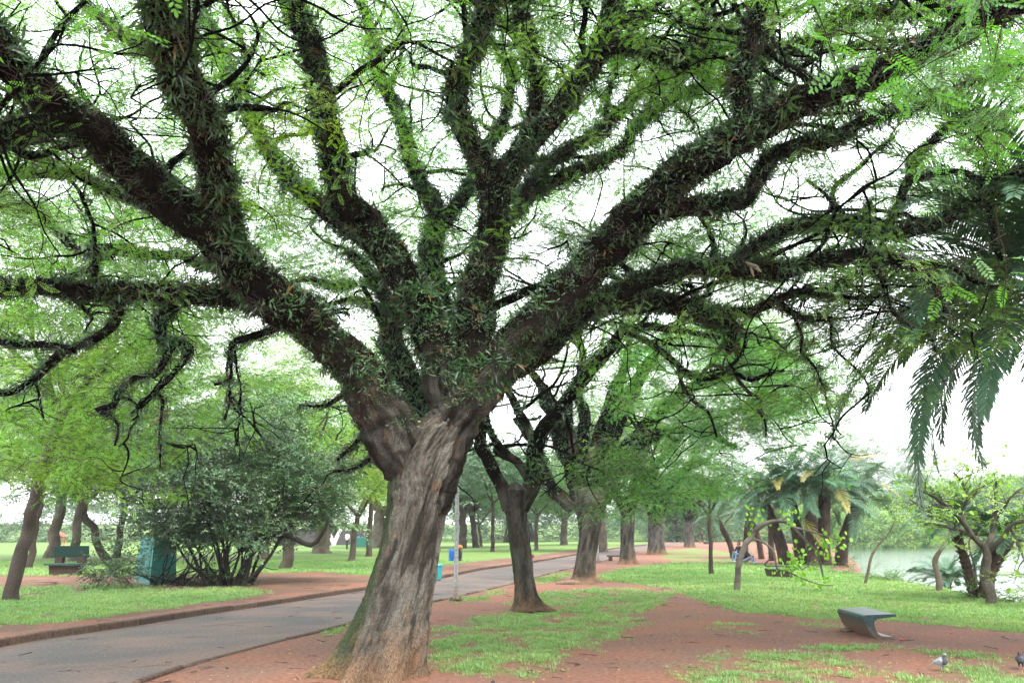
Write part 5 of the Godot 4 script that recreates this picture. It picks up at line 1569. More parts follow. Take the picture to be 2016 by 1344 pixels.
	foliage(strip, lv, "broad")

	# far bank: trees over the water and on the rise behind
	rnd.seed = 1060
	var fars := [[1700, 140, 9.0, 13.0, Color(0.30, 0.46, 0.16), "bright green billowing tree on the far bank behind the palms"], [1640, 150, 10.0, 13.0, Color(0.20, 0.34, 0.12), "tree on the far bank beside the bright billowing one"], [1765, 150, 7.0, 11.0, Color(0.16, 0.28, 0.13), "darker tree on the far bank at the water's edge"], [1840, 170, 11.0, 9.0, Color(0.2, 0.33, 0.15), "low broad tree on the far bank behind the gnarled tree"], [1930, 175, 11.0, 8.0, Color(0.2, 0.32, 0.15), "low tree on the far bank beyond the small palms"], [2030, 180, 12.0, 9.0, Color(0.2, 0.32, 0.15), "outermost low tree on the far bank"],
		[1750, 270, 24.0, 16.0, Color(0.13, 0.22, 0.08), "tall dark tree on the rise beyond the far bank"], [1830, 280, 22.0, 15.0, Color(0.13, 0.22, 0.08), "tree top on the rise behind the gnarled tree"], [1690, 290, 26.0, 14.0, Color(0.13, 0.22, 0.08), "small tree top highest on the rise"]]
	for q in fars:
		var dd: float = q[1]
		var x := ray(q[0], 1050).x * dd
		var fb := Vector3(x, ground_y(x, -dd), -dd)
		var ft := park_tree("bank_tree", q[5], "trees of the far bank", fb, q[2] + 2.0, 0.4, Vector3(0.3, 0, 0), 2.5, 3, "feather", Vector3(q[3] * 0.8, q[2] * 0.45, 8), 0, 0, 3.0, q[4], Color(0.15, 0.12, 0.1))
		lv = leafset()
		crown(lv, fb + Vector3(0, q[2] * 0.55, 0), Vector3(q[3] * 0.8, q[2] * 0.5, 7), 80, 11, 2.0, 3.6, q[4])
		foliage(ft, lv, "feather")
	var bank := Node3D.new()
	bank.name = "far_bank_thicket"
	bank.set_meta("kind", "stuff")
	bank.set_meta("label", "thicket of bushes lining the far shore of the lake")
	bank.set_meta("category", "thicket")
	add_child(bank)
	lv = leafset()
	for k in 170:
		var x2 := rnd.randf_range(24.0, 150.0)
		var dz := 137.0 + 0.25 * (x2 - 20.0) + rnd.randf() * 14.0
		var tone := rnd.randf_range(0.7, 1.3)
		scatter(lv, Vector3(x2, rnd.randf_range(0.2, 3.2), -dz), Vector3(2.4, 1.0, 2), 9, 3.4, Color(0.13 * tone, 0.24 * tone, 0.09 * tone))
	foliage(bank, lv, "broad")
	var ridge := Node3D.new()
	ridge.name = "hillside_wood"
	ridge.set_meta("kind", "stuff")
	ridge.set_meta("label", "pale wood covering the rise beyond the lake")
	ridge.set_meta("category", "wood")
	add_child(ridge)
	lv = leafset()
	for k in 210:
		var dz2 := rnd.randf_range(200.0, 320.0)
		var x3 := rnd.randf_range(0.1, 0.75) * dz2
		var tone2 := rnd.randf_range(0.7, 1.3)
		scatter(lv, Vector3(x3, ground_y(x3, -dz2) + rnd.randf_range(0.0, 8.0), -dz2), Vector3(5, 2.5, 4), 8, 6.5, Color(0.13 * tone2, 0.22 * tone2, 0.12 * tone2))
	foliage(ridge, lv, "broad")

# ---------------------------------------------------------------- things
func bench_mesh(length: float) -> ArrayMesh:
	# one bent slab of painted concrete: seat, slanting leg, foot
	var outer := [Vector2(0.145, 0.0), Vector2(0.06, 0.14), Vector2(0.0, 0.33), Vector2(-0.002, 0.365), Vector2(0.008, 0.395), Vector2(0.03, 0.41), Vector2(0.45, 0.43), Vector2(0.472, 0.425), Vector2(0.478, 0.405), Vector2(0.462, 0.385), Vector2(0.30, 0.36), Vector2(0.20, 0.345), Vector2(0.155, 0.31), Vector2(0.145, 0.26), Vector2(0.16, 0.16), Vector2(0.19, 0.09), Vector2(0.24, 0.055), Vector2(0.40, 0.045), Vector2(0.42, 0.025), Vector2(0.41, 0.0)]
	var a := Acc.new()
	var n := outer.size()
	var k0 := 0
	var rows := 14
	for r in rows + 1:
		for k in n + 1:
			var p: Vector2 = outer[k % n]
			var z := length * (float(r) / rows - 0.5)
			var worn := clampf(0.5 + nb.get_noise_3d(p.x * 380, p.y * 380, z * 300) * 1.4, 0, 1)
			var paint_c := Color(0.022, 0.095, 0.085).lerp(Color(0.075, 0.075, 0.062), worn * 0.8)
			var stone := Color(0.16, 0.115, 0.085).lerp(Color(0.2, 0.12, 0.08), worn)
			var c := stone.lerp(paint_c, smoothstep(0.2, 0.34, p.y + 0.05 * (worn - 0.5)))
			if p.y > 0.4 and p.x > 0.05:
				c = c.lerp(Color(0.095, 0.12, 0.11), 0.5 + 0.4 * worn)  # paler grey-green on the seat top puts its shine into the colour
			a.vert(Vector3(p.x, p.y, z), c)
	for r in rows:
		for k in n:
			a.quad(r * (n + 1) + k, r * (n + 1) + k + 1, (r + 1) * (n + 1) + k + 1, (r + 1) * (n + 1) + k)
	var m := a.mesh(M.painted)
	var e := Acc.new()
	var tris := Geometry2D.triangulate_polygon(PackedVector2Array(outer))
	for s in [1.0, -1.0]:
		var base := e.v.size()
		for p in outer:
			e.vert(Vector3(p.x, p.y, length * 0.5 * s), Color(0.02, 0.055, 0.055).lerp(Color(0.11, 0.075, 0.052), 1.0 - smoothstep(0.02, 0.2, p.y)))
		for k in range(0, tris.size(), 3):
			e.tri(base + tris[k], base + tris[k + (1 if s > 0 else 2)], base + tris[k + (2 if s > 0 else 1)])
	e.add_to(m, M.painted)
	return m

func benches() -> void:
	var A := hit(1715, 1256)
	var B := hit(1666, 1239)
	var ax := (A - B)
	var ln := ax.length() + 0.1
	var t := thing("concrete_bench", "curved green concrete bench standing on bare red earth", "bench", (A + B) * 0.5, "curved benches")
	t.rotation.y = atan2(ax.x, ax.z)
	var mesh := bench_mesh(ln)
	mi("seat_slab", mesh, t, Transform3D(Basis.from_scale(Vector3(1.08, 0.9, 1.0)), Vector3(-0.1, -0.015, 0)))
	# a second one further along the bank, turned the same way
	var t2: Node3D = t.duplicate()
	t2.name = numbered("concrete_bench")
	add_child(t2)
	t2.position = hit(1534, 1138)
	t2.rotation.y = t.rotation.y + 0.5
	t2.set_meta("label", "curved green concrete bench on the lawn under the arching bough")
	# far bench near the walking man
	var t3: Node3D = t.duplicate()
	t3.name = numbered("concrete_bench")
	add_child(t3)
	t3.position = hit(1395, 1071)
	t3.rotation.y = 1.4
	t3.set_meta("label", "pale teal bench far off beside the walking man")
	# bench without and bench with a back, under the trees beyond the path
	var g := Color(0.022, 0.065, 0.055)
	var cb := hit(128, 1132)
	var t4 := thing("stone_bench", "dark green backless bench on earth in front of the bench with a back", "bench", cb, "", 0.12)
	var a := Acc.new()
	a.box(Transform3D(Basis(), Vector3(0, 0.40, 0)), Vector3(1.5, 0.07, 0.46), g, 0.02)
	mi("seat", a.mesh(M.painted), t4)
	var p := Acc.new()
	p.extrude([Vector2(-0.60, 0.37), Vector2(0.60, 0.37), Vector2(0.52, -0.05), Vector2(-0.54, -0.05)], 0.24, Transform3D(), Color(0.07, 0.045, 0.035))
	mi("plinth", p.mesh(M.concrete), t4)
	var db := hit(137, 1112)
	var t5 := thing("park_bench", "dark green bench with a slanting back, turned to the bright field", "bench", db, "", 0.15)
	var s := Acc.new()
	s.box(Transform3D(Basis(), Vector3(-0.1, 0.44, -0.25)), Vector3(1.75, 0.07, 0.5), g, 0.02)
	mi("seat", s.mesh(M.painted), t5)
	var k := Acc.new()
	k.box(Transform3D(Basis(Vector3.RIGHT, 0.28), Vector3(0.05, 0.66, 0.12)), Vector3(1.65, 0.58, 0.06), g, 0.02)
	mi("backrest", k.mesh(M.painted), t5)
	for x in [-0.55, 0.5]:
		var q := Acc.new()
		q.box(Transform3D(Basis(), Vector3(x, 0.19, -0.12)), Vector3(0.34, 0.44, 0.42), Color(0.09, 0.06, 0.045), 0.02)
		mi("leg", q.mesh(M.concrete), t5)
	# far green bench on the lawn
	var fb := hit(714, 1080)
	var t6 := thing("park_bench", "far teal bench with rounded back beside the slender straight tree", "bench", fb, "", 0.3)
	var h := Acc.new()
	h.extrude([Vector2(-1.0, 0.1), Vector2(-1.0, 0.85), Vector2(-0.85, 1.05), Vector2(0.8, 1.05), Vector2(1.0, 0.85), Vector2(1.0, 0.1)], 0.1, Transform3D(Basis(Vector3.RIGHT, 0.15), Vector3(0, 0.1, 0)), Color(0.04, 0.20, 0.17))
	mi("backrest", h.mesh(M.painted), t6)
	var h2 := Acc.new()
	h2.box(Transform3D(Basis(), Vector3(-0.2, 0.42, -0.3)), Vector3(2.2, 0.08, 0.5), Color(0.06, 0.24, 0.2), 0.02)
	mi("seat", h2.mesh(M.painted), t6)
	# low stone seat behind the grey shade tree
	var lb := hit(1214, 1104)
	var t7 := thing("stone_bench", "low dark stone slab seat beside the buttressed grey tree", "seat", lb, "", 0.2)
	var i := Acc.new()
	i.box(Transform3D(Basis(), Vector3(0, 0.30, 0)), Vector3(1.1, 0.1, 0.45), Color(0.10, 0.095, 0.09), 0.02)
	mi("slab", i.mesh(M.concrete), t7)
	for x in [-0.38, 0.38]:
		var j := Acc.new()
		j.box(Transform3D(Basis(), Vector3(x, 0.11, 0)), Vector3(0.14, 0.28, 0.36), Color(0.16, 0.08, 0.05), 0.01)
		mi("leg", j.mesh(M.concrete), t7)

func street_things() -> void:
	# teal cabinet half hidden by the shrub
	var b := hit(272, 1149)
	var t := thing("utility_box", "tapered teal metal cabinet half hidden by the dark shrub", "cabinet", b)
	t.rotation.y = -0.62
	var a := Acc.new()
	var w0 := 0.46
	var w1 := 0.38
	var hh := 1.42
	var bot := [Vector3(-w0, -0.05, w0), Vector3(w0, -0.05, w0), Vector3(w0, -0.05, -w0), Vector3(-w0, -0.05, -w0)]
	var top := [Vector3(-w1, hh, w1), Vector3(w1, hh, w1), Vector3(w1, hh, -w1), Vector3(-w1, hh, -w1)]
	for k in 4:
		var k2 := (k + 1) % 4
		var s := a.v.size()
		for r in 9:
			for c in 7:
				var p: Vector3 = bot[k].lerp(bot[k2], c / 6.0).lerp(top[k].lerp(top[k2], c / 6.0), r / 8.0)
				var soil := clampf(0.9 - (p.y + 0.25 * nz.get_noise_3d(p.x * 300, p.y * 200, p.z * 300)) / 0.22, 0, 1)
				a.vert(p, Color(0.04, 0.30, 0.255).lerp(Color(0.15, 0.11, 0.08), soil * 0.8))
		for r in 8:
			for c in 6:
				a.quad(s + r * 7 + c, s + (r + 1) * 7 + c, s + (r + 1) * 7 + c + 1, s + r * 7 + c + 1)
	a.flat4(top[0], top[3], top[2], top[1], Color(0.04, 0.30, 0.255))
	mi("cabinet_body", a.mesh(M.painted), t, Transform3D(Basis(), Vector3(0.0, 0, -0.55)))
	var dr := Acc.new()
	dr.box(Transform3D(Basis(Vector3.RIGHT, -0.056), Vector3(0, 0.7, -0.55 + 0.428)), Vector3(0.6, 1.1, 0.012), Color(0.033, 0.225, 0.19), 0.004)
	mi("door", dr.mesh(M.painted), t)

	# lamp posts
	var posts := [[897, 1182, 0.055, 5.2, "slim grey lamp post on a bolted plate between path and shade trees"], [1178, 1106, 0.05, 5.0, "thin lamp post beside the path near the low stone seat"]]
	for q in posts:
		var pb := hit(q[0], q[1])
		var lp := thing("lamp_post", q[4], "lamp post", pb, "lamp posts along the path")
		var l := Limb.new()
		for k in 25:
			l.P.append(pb + Vector3(0, q[3] * k / 24.0, 0))
			l.R.append(q[2] * (1.0 if k < 12 else 0.8))
		var pa := Acc.new()
		tube(pa, l, 16, 0.0, Color(0.33, 0.35, 0.35), Color(0.42, 0.44, 0.44), pb)
		for k in pa.v.size():
			if pa.v[k].y < 0.5:
				pa.c[k] = pa.c[k].lerp(Color(0.28, 0.17, 0.10), clampf(0.8 - pa.v[k].y * 1.6 + 0.4 * nz.get_noise_3d(pa.v[k].x * 2000, pa.v[k].y * 500, 3), 0, 0.8))
		mi("pole", pa.mesh(M.painted), lp)
		var pl := Acc.new()
		pl.box(Transform3D(Basis(), Vector3(0, 0.03, 0)), Vector3(0.3, 0.025, 0.3), Color(0.14, 0.08, 0.055), 0.006)
		mi("base_plate", pl.mesh(M.concrete), lp)
		for k in 4:
			var bo := CylinderMesh.new()
			bo.top_radius = 0.012; bo.bottom_radius = 0.012; bo.height = 0.05; bo.radial_segments = 8
			bo.material = M.plain_rust
			mi("bolt", bo, lp, Transform3D(Basis(), Vector3(0.11 * (1 if k & 1 else -1), 0.06, 0.11 * (1 if k & 2 else -1))))
		var la := Acc.new()
		la.box(Transform3D(Basis(), Vector3(0.25, q[3], 0)), Vector3(0.6, 0.1, 0.2), Color(0.3, 0.31, 0.31), 0.03)
		mi("lamp_head", la.mesh(M.painted), lp)

	# litter baskets of horizontal slats
	litter_bin("blue slatted litter basket with a black one on the same post, orange rubbish on top", hit(896, 1118), [[-0.17, Color(0.02, 0.16, 0.5)], [0.17, Color(0.03, 0.03, 0.035)]], 0.32, Color(0.5, 0.16, 0.04))
	litter_bin("grey slatted litter basket with a brown lid behind the slim shade tree", hit(1043, 1139), [[0.0, Color(0.17, 0.17, 0.175)]], 0.2, Color(0.2, 0.09, 0.06))
	# turquoise wheeled bin at the kerb
	var wb := hit(853, 1144)
	var wt := thing("wheeled_bin", "turquoise wheeled bin with a yellow disc by the kerb behind the great trunk", "bin", wb, "", -0.3)
	var ba := Acc.new()
	var prof := [Vector2(-0.20, 0.06), Vector2(-0.25, 0.52), Vector2(0.25, 0.52), Vector2(0.20, 0.06)]
	ba.extrude(prof, 0.44, Transform3D(), Color(0.02, 0.36, 0.42))
	mi("body", ba.mesh(M.painted), wt)
	var li := Acc.new()
	li.box(Transform3D(Basis(Vector3.RIGHT, 0.08), Vector3(0, 0.55, 0)), Vector3(0.54, 0.05, 0.5), Color(0.02, 0.33, 0.40), 0.02)
	mi("lid", li.mesh(M.painted), wt)
	var disc := CylinderMesh.new()
	disc.top_radius = 0.07; disc.bottom_radius = 0.07; disc.height = 0.01; disc.radial_segments = 20
	disc.material = M.yellow
	mi("emblem", disc, wt, Transform3D(Basis(Vector3.RIGHT, PI / 2), Vector3(0.1, 0.22, 0.222)))
	for x in [-0.16, 0.16]:
		var wh := CylinderMesh.new()
		wh.top_radius = 0.07; wh.bottom_radius = 0.07; wh.height = 0.04; wh.radial_segments = 16
		wh.material = M.black
		mi("wheel", wh, wt, Transform3D(Basis(Vector3.BACK, PI / 2), Vector3(x, 0.07, -0.18)))

	# dead palm frond lying on the earth
	var fp := hit(70, 1150)
	var ft := thing("fallen_frond", "dry brown palm frond lying on the earth by the leaning tree", "palm frond", fp)
	for k in 5:
		mi("frond", MESH.frond[5], ft, Transform3D(Basis(Vector3.UP, 0.5 * k - 0.7) * Basis(Vector3.BACK, -0.55) * Basis.from_scale(Vector3(0.42, 0.42, 0.42)), Vector3(0.15 * k - 0.3, 0.06, 0)))
	# boulder-like root plate at the second tree and stones by the bench
	var st := thing("flat_stone", "flat brown stone lying against the foot of the curved bench", "stone", hit(1668, 1242))
	var sa := Acc.new()
	blob(sa, Vector3(0, 0.02, 0.0), Vector3(0.13, 0.035, 0.09), Color(0.22, 0.16, 0.11), 5)
	mi("stone_body", sa.mesh(M.concrete), st)
	var rs := thing("flat_stone", "pale flat rock at the foot of the many-limbed shade tree", "stone", hit(1128, 1150))
	var ra := Acc.new()
	blob(ra, Vector3(0, 0.03, 0.0), Vector3(0.55, 0.11, 0.3), Color(0.26, 0.18, 0.13), 6)
	mi("stone_body", ra.mesh(M.concrete), rs)
	var berry := thing("red_berry", "small red fruit lying on the earth near the curved bench", "fruit", hit(1776, 1261))
	var bb := Acc.new()
	blob(bb, Vector3(0, 0.016, 0), Vector3(0.02, 0.018, 0.02), Color(0.55, 0.02, 0.02), 8)
	mi("fruit_body", bb.mesh(M.gloss), berry)
	# orchid with pale swollen stems on the long level limb
	var op := at(1478, 522, 10.5)
	var ot := thing("orchid", "orchid with pale swollen stems clinging to the long level limb", "orchid", op)
	rnd.seed = 1100
	for k in 6:
		var oa := Acc.new()
		var dir := Vector3(rnd.randf_range(0.2, 1.0), rnd.randf_range(-0.7, 0.3), rnd.randf_range(-0.2, 0.7)).normalized()
		var from := op + Vector3(rnd.randf_range(-0.1, 0.04), rnd.randf_range(-0.03, 0.05), 0.02)
		var ll := Limb.new()
		for j in 8:
			ll.P.append(from + dir * 0.15 * j / 7.0 + Vector3.DOWN * 0.02 * pow(j / 7.0, 2.0))
			ll.R.append(0.004 + 0.015 * sin(PI * (0.1 + 0.86 * j / 7.0)))
		tube(oa, ll, 10, 0.05, Color(0.15, 0.14, 0.09), Color(0.27, 0.24, 0.18), op)
		mi("stem", oa.mesh(M.plain), ot)
	for k in 4:
		var la2 := Acc.new()
		blade(la2, Vector3(0.1, 0.05, 0), Vector3(0.6 + 0.2 * k, 0.5 - 0.25 * k, 0.2).normalized(), Vector3(-0.3, 1, 0.2).normalized(), 0.34, 0.07, Color(0.05, 0.13, 0.04), 0.5, 5)
		mi("leaf", la2.mesh(M.frond), ot)

	# beyond the field: palings, leaning white slabs, play tower
	var fl := hit(548, 1074)
	var fr := hit(742, 1072)
	var fe := thing("paling_fence", "dark paling fence along the far side of the field", "fence", Vector3(fl.x, 0, fl.z))
	var run := fr - fl
	for k in 150:
		var pk := Acc.new()
		pk.box(Transform3D(), Vector3(0.14, 1.9 + 0.12 * sin(k * 7.3), 0.05), Color(0.075, 0.068, 0.075), 0.0)
		mi("paling", pk.mesh(M.plain), fe, Transform3D(Basis(), run * (k / 149.0) + Vector3(0, 0.95 + fl.y, 0)))
	for h in [0.5, 1.5]:
		var ral := Acc.new()
		ral.box(Transform3D(Basis(), Vector3.ZERO), Vector3(run.length(), 0.1, 0.06), Color(0.07, 0.06, 0.065), 0.0)
		mi("rail", ral.mesh(M.plain), fe, Transform3D(Basis(Vector3.UP, -atan2(run.z, run.x)), run * 0.5 + Vector3(0, h + fl.y, -0.06)))
	for q in [[653, 1073, 0.5, 1.5, "shorter white slab leaning back beyond the field"], [662, 1073, -0.4, 2.2, "taller white slab leaning forward beyond the field"]]:
		var sb := hit(q[0], q[1] + 1)
		var sl := thing("white_slab", q[4], "sculpture", sb)
		var sm := Acc.new()
		sm.box(Transform3D(Basis(Vector3.BACK, q[2]), Vector3(0, q[3] * 0.46, 0)), Vector3(0.4, q[3], 0.3), Color(0.72, 0.72, 0.7), 0.03)
		mi("slab", sm.mesh(M.plain), sl)
	var pt := hit(113, 1083)
	var play := thing("play_tower", "orange and red play tower beyond the bright field", "playground", pt)
	for k in 4:
		var po := Acc.new()
		po.box(Transform3D(Basis(), Vector3(0.7 * (1 if k & 1 else -1), 1.3, 0.7 * (1 if k & 2 else -1))), Vector3(0.14, 2.6, 0.14), Color(0.33, 0.10, 0.05), 0.0)
		mi("post", po.mesh(M.plain), play)
	play.scale = Vector3.ONE * 0.5
	var deck := Acc.new()
	deck.box(Transform3D(Basis(), Vector3(0, 1.1, 0)), Vector3(1.6, 0.12, 1.6), Color(0.3, 0.16, 0.08), 0.0)
	mi("deck", deck.mesh(M.plain), play)
	var roof := Acc.new()
	roof.extrude([Vector2(-1.0, 2.5), Vector2(0, 3.3), Vector2(1.0, 2.5)], 1.9, Transform3D(), Color(0.30, 0.07, 0.05))
	mi("roof", roof.mesh(M.plain), play)
	var sld := Acc.new()
	sld.box(Transform3D(Basis(Vector3.BACK, -0.6), Vector3(1.6, 0.6, 0)), Vector3(2.0, 0.1, 0.6), Color(0.33, 0.13, 0.06), 0.0)
	mi("slide", sld.mesh(M.plain), play)

func litter_bin(label: String, b: Vector3, baskets: Array, low: float, cap: Color) -> void:
	var t := thing("litter_bin", label, "litter bin", b, "slatted litter bins")
	var po := Acc.new()
	po.box(Transform3D(Basis(), Vector3(0, 0.45, -0.02)), Vector3(0.05, 1.0, 0.05), Color(0.2, 0.17, 0.15), 0.008)
	mi("post", po.mesh(M.plain), t)
	for q in baskets:
		var basket := Node3D.new()
		basket.name = "basket"
		t.add_child(basket, true)
		basket.position = Vector3(q[0], low, 0.02)
		for k in 8:
			var a := Acc.new()
			var n := 18
			var y := 0.07 * k
			for j in n:
				for s in 2:
					var th := TAU * (j + s) / n
					for v in [[0.155, y], [0.155, y + 0.035]]:
						a.vert(Vector3(cos(th) * v[0], v[1], sin(th) * v[0]), q[1])
				var i := a.v.size() - 4
				a.quad(i, i + 1, i + 3, i + 2)
			mi("slat", a.mesh(M.gloss), basket)
		var bag := Acc.new()
		blob(bag, Vector3(0, 0.26, 0), Vector3(0.12, 0.26, 0.12), Color(0.012, 0.012, 0.014) if q[1].b < 0.3 else q[1] * 0.8, 3)
		mi("liner", bag.mesh(M.gloss), basket)
	var c := Acc.new()
	blob(c, Vector3(baskets[baskets.size() - 1][0], low + 0.62, 0.02), Vector3(0.16, 0.10, 0.15), cap, 4)
	mi("lid", c.mesh(M.plain), t)

func blob(a: Acc, c: Vector3, r: Vector3, col: Color, seed_: int) -> void:
	var k0 := a.v.size()
	for i in 11:
		for j in 17:
			var ph := PI * i / 10.0
			var th := TAU * (j % 16) / 16.0
			var o := Vector3(sin(ph) * cos(th), cos(ph), sin(ph) * sin(th))
			var g := 1.0 + 0.25 * nz.get_noise_3d(o.x * 90 + seed_ * 77, o.y * 90, o.z * 90)
			a.vert(c + o * r * g, col)
	for i in 10:
		for j in 16:
			a.quad(k0 + i * 17 + j, k0 + i * 17 + j + 1, k0 + (i + 1) * 17 + j + 1, k0 + (i + 1) * 17 + j)

# ---------------------------------------------------------------- bodies: one smooth skin over tapered bones
func skin_over(bones: Array, cell: float, k: float) -> ArrayMesh:
	var lo := Vector3.ONE * 1e9
	var hi := -lo
	for b in bones:
		var m: float = maxf(b[2], b[3]) + cell * 2.0
		lo = lo.min(b[0] - Vector3.ONE * m).min(b[1] - Vector3.ONE * m)
		hi = hi.max(b[0] + Vector3.ONE * m).max(b[1] + Vector3.ONE * m)
	var n := Vector3i(((hi - lo) / cell).ceil()) + Vector3i.ONE
	var f := PackedFloat32Array()
	f.resize(n.x * n.y * n.z)
	f.fill(1.0)
	for b in bones:
		var A: Vector3 = b[0]
		var B: Vector3 = b[1]
		var ra: float = b[2]
		var rb: float = b[3]
		var reach := maxf(ra, rb) + maxf(k * 1.5, cell * 2.5)
		var i0 := Vector3i(((A.min(B) - Vector3.ONE * reach - lo) / cell).floor()).clamp(Vector3i.ZERO, n - Vector3i.ONE)
		var i1 := Vector3i(((A.max(B) + Vector3.ONE * reach - lo) / cell).ceil()).clamp(Vector3i.ZERO, n - Vector3i.ONE)
		var ab := B - A
		var l2 := maxf(ab.length_squared(), 1e-9)
		for z in range(i0.z, i1.z + 1):
			for y in range(i0.y, i1.y + 1):
				for x in range(i0.x, i1.x + 1):
					var p := lo + Vector3(x, y, z) * cell
					var t := clampf((p - A).dot(ab) / l2, 0, 1)
					var dd := p.distance_to(A + ab * t) - lerpf(ra, rb, t)
					var id := (z * n.y + y) * n.x + x
					var h := clampf(0.5 + 0.5 * (f[id] - dd) / k, 0, 1)
					f[id] = lerpf(f[id], dd, h) - k * h * (1.0 - h)
	var a := Acc.new()
	var idx := {}
	var strides := [1, n.x, n.x * n.y]
	for z in n.z - 1:
		for y in n.y - 1:
			for x in n.x - 1:
				var id := (z * n.y + y) * n.x + x
				var inside := 0
				for c in 8:
					if f[id + (c & 1) + (n.x if c & 2 else 0) + (n.x * n.y if c & 4 else 0)] < 0.0:
						inside += 1
				if inside == 0 or inside == 8:
					continue
				var sum := Vector3.ZERO
				var cnt := 0
				for e in [[0, 1], [2, 3], [4, 5], [6, 7], [0, 2], [1, 3], [4, 6], [5, 7], [0, 4], [1, 5], [2, 6], [3, 7]]:
					var u: int = e[0]
					var w: int = e[1]
					var fu := f[id + (u & 1) + (n.x if u & 2 else 0) + (n.x * n.y if u & 4 else 0)]
					var fw := f[id + (w & 1) + (n.x if w & 2 else 0) + (n.x * n.y if w & 4 else 0)]
					if (fu < 0.0) != (fw < 0.0):
						var t2 := fu / (fu - fw)
						sum += Vector3(u & 1, (u >> 1) & 1, u >> 2).lerp(Vector3(w & 1, (w >> 1) & 1, w >> 2), t2)
						cnt += 1
				var p2 := lo + (Vector3(x, y, z) + sum / cnt) * cell
				var best := 1e9
				var col := Color.WHITE
				for b in bones:
					var ab2: Vector3 = b[1] - b[0]
					var tt := clampf((p2 - b[0]).dot(ab2) / maxf(ab2.length_squared(), 1e-9), 0, 1)
					var d3: float = p2.distance_to(b[0] + ab2 * tt) - lerpf(b[2], b[3], tt)
					if d3 < best:
						best = d3
						col = b[4]
				idx[id] = a.vert(p2, col)
	for id in idx:
		var x: int = id % n.x
		var y: int = (id / n.x) % n.y
		var z: int = id / (n.x * n.y)
		for ax in 3:
			var s: int = strides[ax]
			var u: int = strides[(ax + 1) % 3]
			var w: int = strides[(ax + 2) % 3]
			var c3 := [x, y, z]
			if c3[(ax + 1) % 3] == 0 or c3[(ax + 2) % 3] == 0:
				continue
			var f0 := f[id]
			var f1 := f[id + s]
			if (f0 < 0.0) == (f1 < 0.0):
				continue
			if not (idx.has(id - u) and idx.has(id - w) and idx.has(id - u - w)):
				continue
			if f0 < 0.0:
				a.quad(idx[id], idx[id - w], idx[id - u - w], idx[id - u])
			else:
				a.quad(idx[id], idx[id - u], idx[id - u - w], idx[id - w])
	return a.mesh(M.skin)

func person(label: String, b: Vector3, turn: float, bones: Array, hair: Array, cell := 0.022) -> Node3D:
	var t := thing("person", label, "person", b, "", turn)
	mi("body", skin_over(bones, cell, 0.025), t)
	mi("hair", skin_over(hair, cell, 0.02), t)
	return t

func hand(out: Array, wrist: Vector3, dir: Vector3, skin: Color) -> void:
	# palm, four fingers and a thumb
	var side := dir.cross(Vector3(0.1, 0.3, 1)).normalized()
	out.append([wrist, wrist + dir * 0.08, 0.03, 0.035, skin])
	for k in 4:
		var p := wrist + dir * 0.085 + side * (k - 1.5) * 0.019
		out.append([p, p + dir * (0.07 - 0.008 * absf(k - 1.2)) + Vector3(0, 0, 0.015), 0.011, 0.009, skin])
	out.append([wrist + dir * 0.03 + side * 0.035, wrist + dir * 0.075 + side * 0.065, 0.012, 0.010, skin])

func standing(shirt: Color, trousers: Color, skin: Color, stride: float, arms: float, bare_calf := false) -> Array:
	var o := []
	var lower := skin if bare_calf else trousers
	for s in [-1.0, 1.0]:
		var f: float = stride * s
		o.append([Vector3(0.09 * s, 0.92, 0), Vector3(0.10 * s, 0.50, f * 0.22 + 0.02 * absf(stride)), 0.085, 0.062, trousers])
		o.append([Vector3(0.10 * s, 0.50, f * 0.22 + 0.02 * absf(stride)), Vector3(0.10 * s, 0.09, f * 0.42), 0.06, 0.042, lower])
		o.append([Vector3(0.10 * s, 0.045, f * 0.42 - 0.05), Vector3(0.11 * s, 0.035, f * 0.42 + 0.15), 0.045, 0.035, Color(0.03, 0.03, 0.03)])
		var el := Vector3(0.25 * s, 1.13, -f * 0.14 * arms)
		var wr := Vector3(0.24 * s, 0.90, -f * 0.26 * arms + 0.08)
		o.append([Vector3(0.185 * s, 1.40, 0), el, 0.055, 0.045, shirt])
		o.append([el, wr, 0.042, 0.03, skin])
		hand(o, wr, (wr - el).normalized(), skin)
	o.append([Vector3(0, 0.95, 0), Vector3(0, 1.15, 0), 0.135, 0.13, shirt])
	o.append([Vector3(-0.08, 1.33, 0), Vector3(0.08, 1.33, 0), 0.115, 0.115, shirt])
	o.append([Vector3(-0.15, 1.41, 0), Vector3(0.15, 1.41, 0), 0.065, 0.065, shirt])
	o.append([Vector3(0, 0.92, 0), Vector3(0, 0.98, 0), 0.13, 0.13, trousers])
	o.append([Vector3(0, 1.42, 0), Vector3(0, 1.55, 0.01), 0.055, 0.05, skin])
	o.append([Vector3(0, 1.60, 0.02), Vector3(0, 1.66, 0.0), 0.075, 0.088, skin])
	o.append([Vector3(0, 1.61, 0.08), Vector3(0, 1.60, 0.105), 0.018, 0.014, skin])
	return o

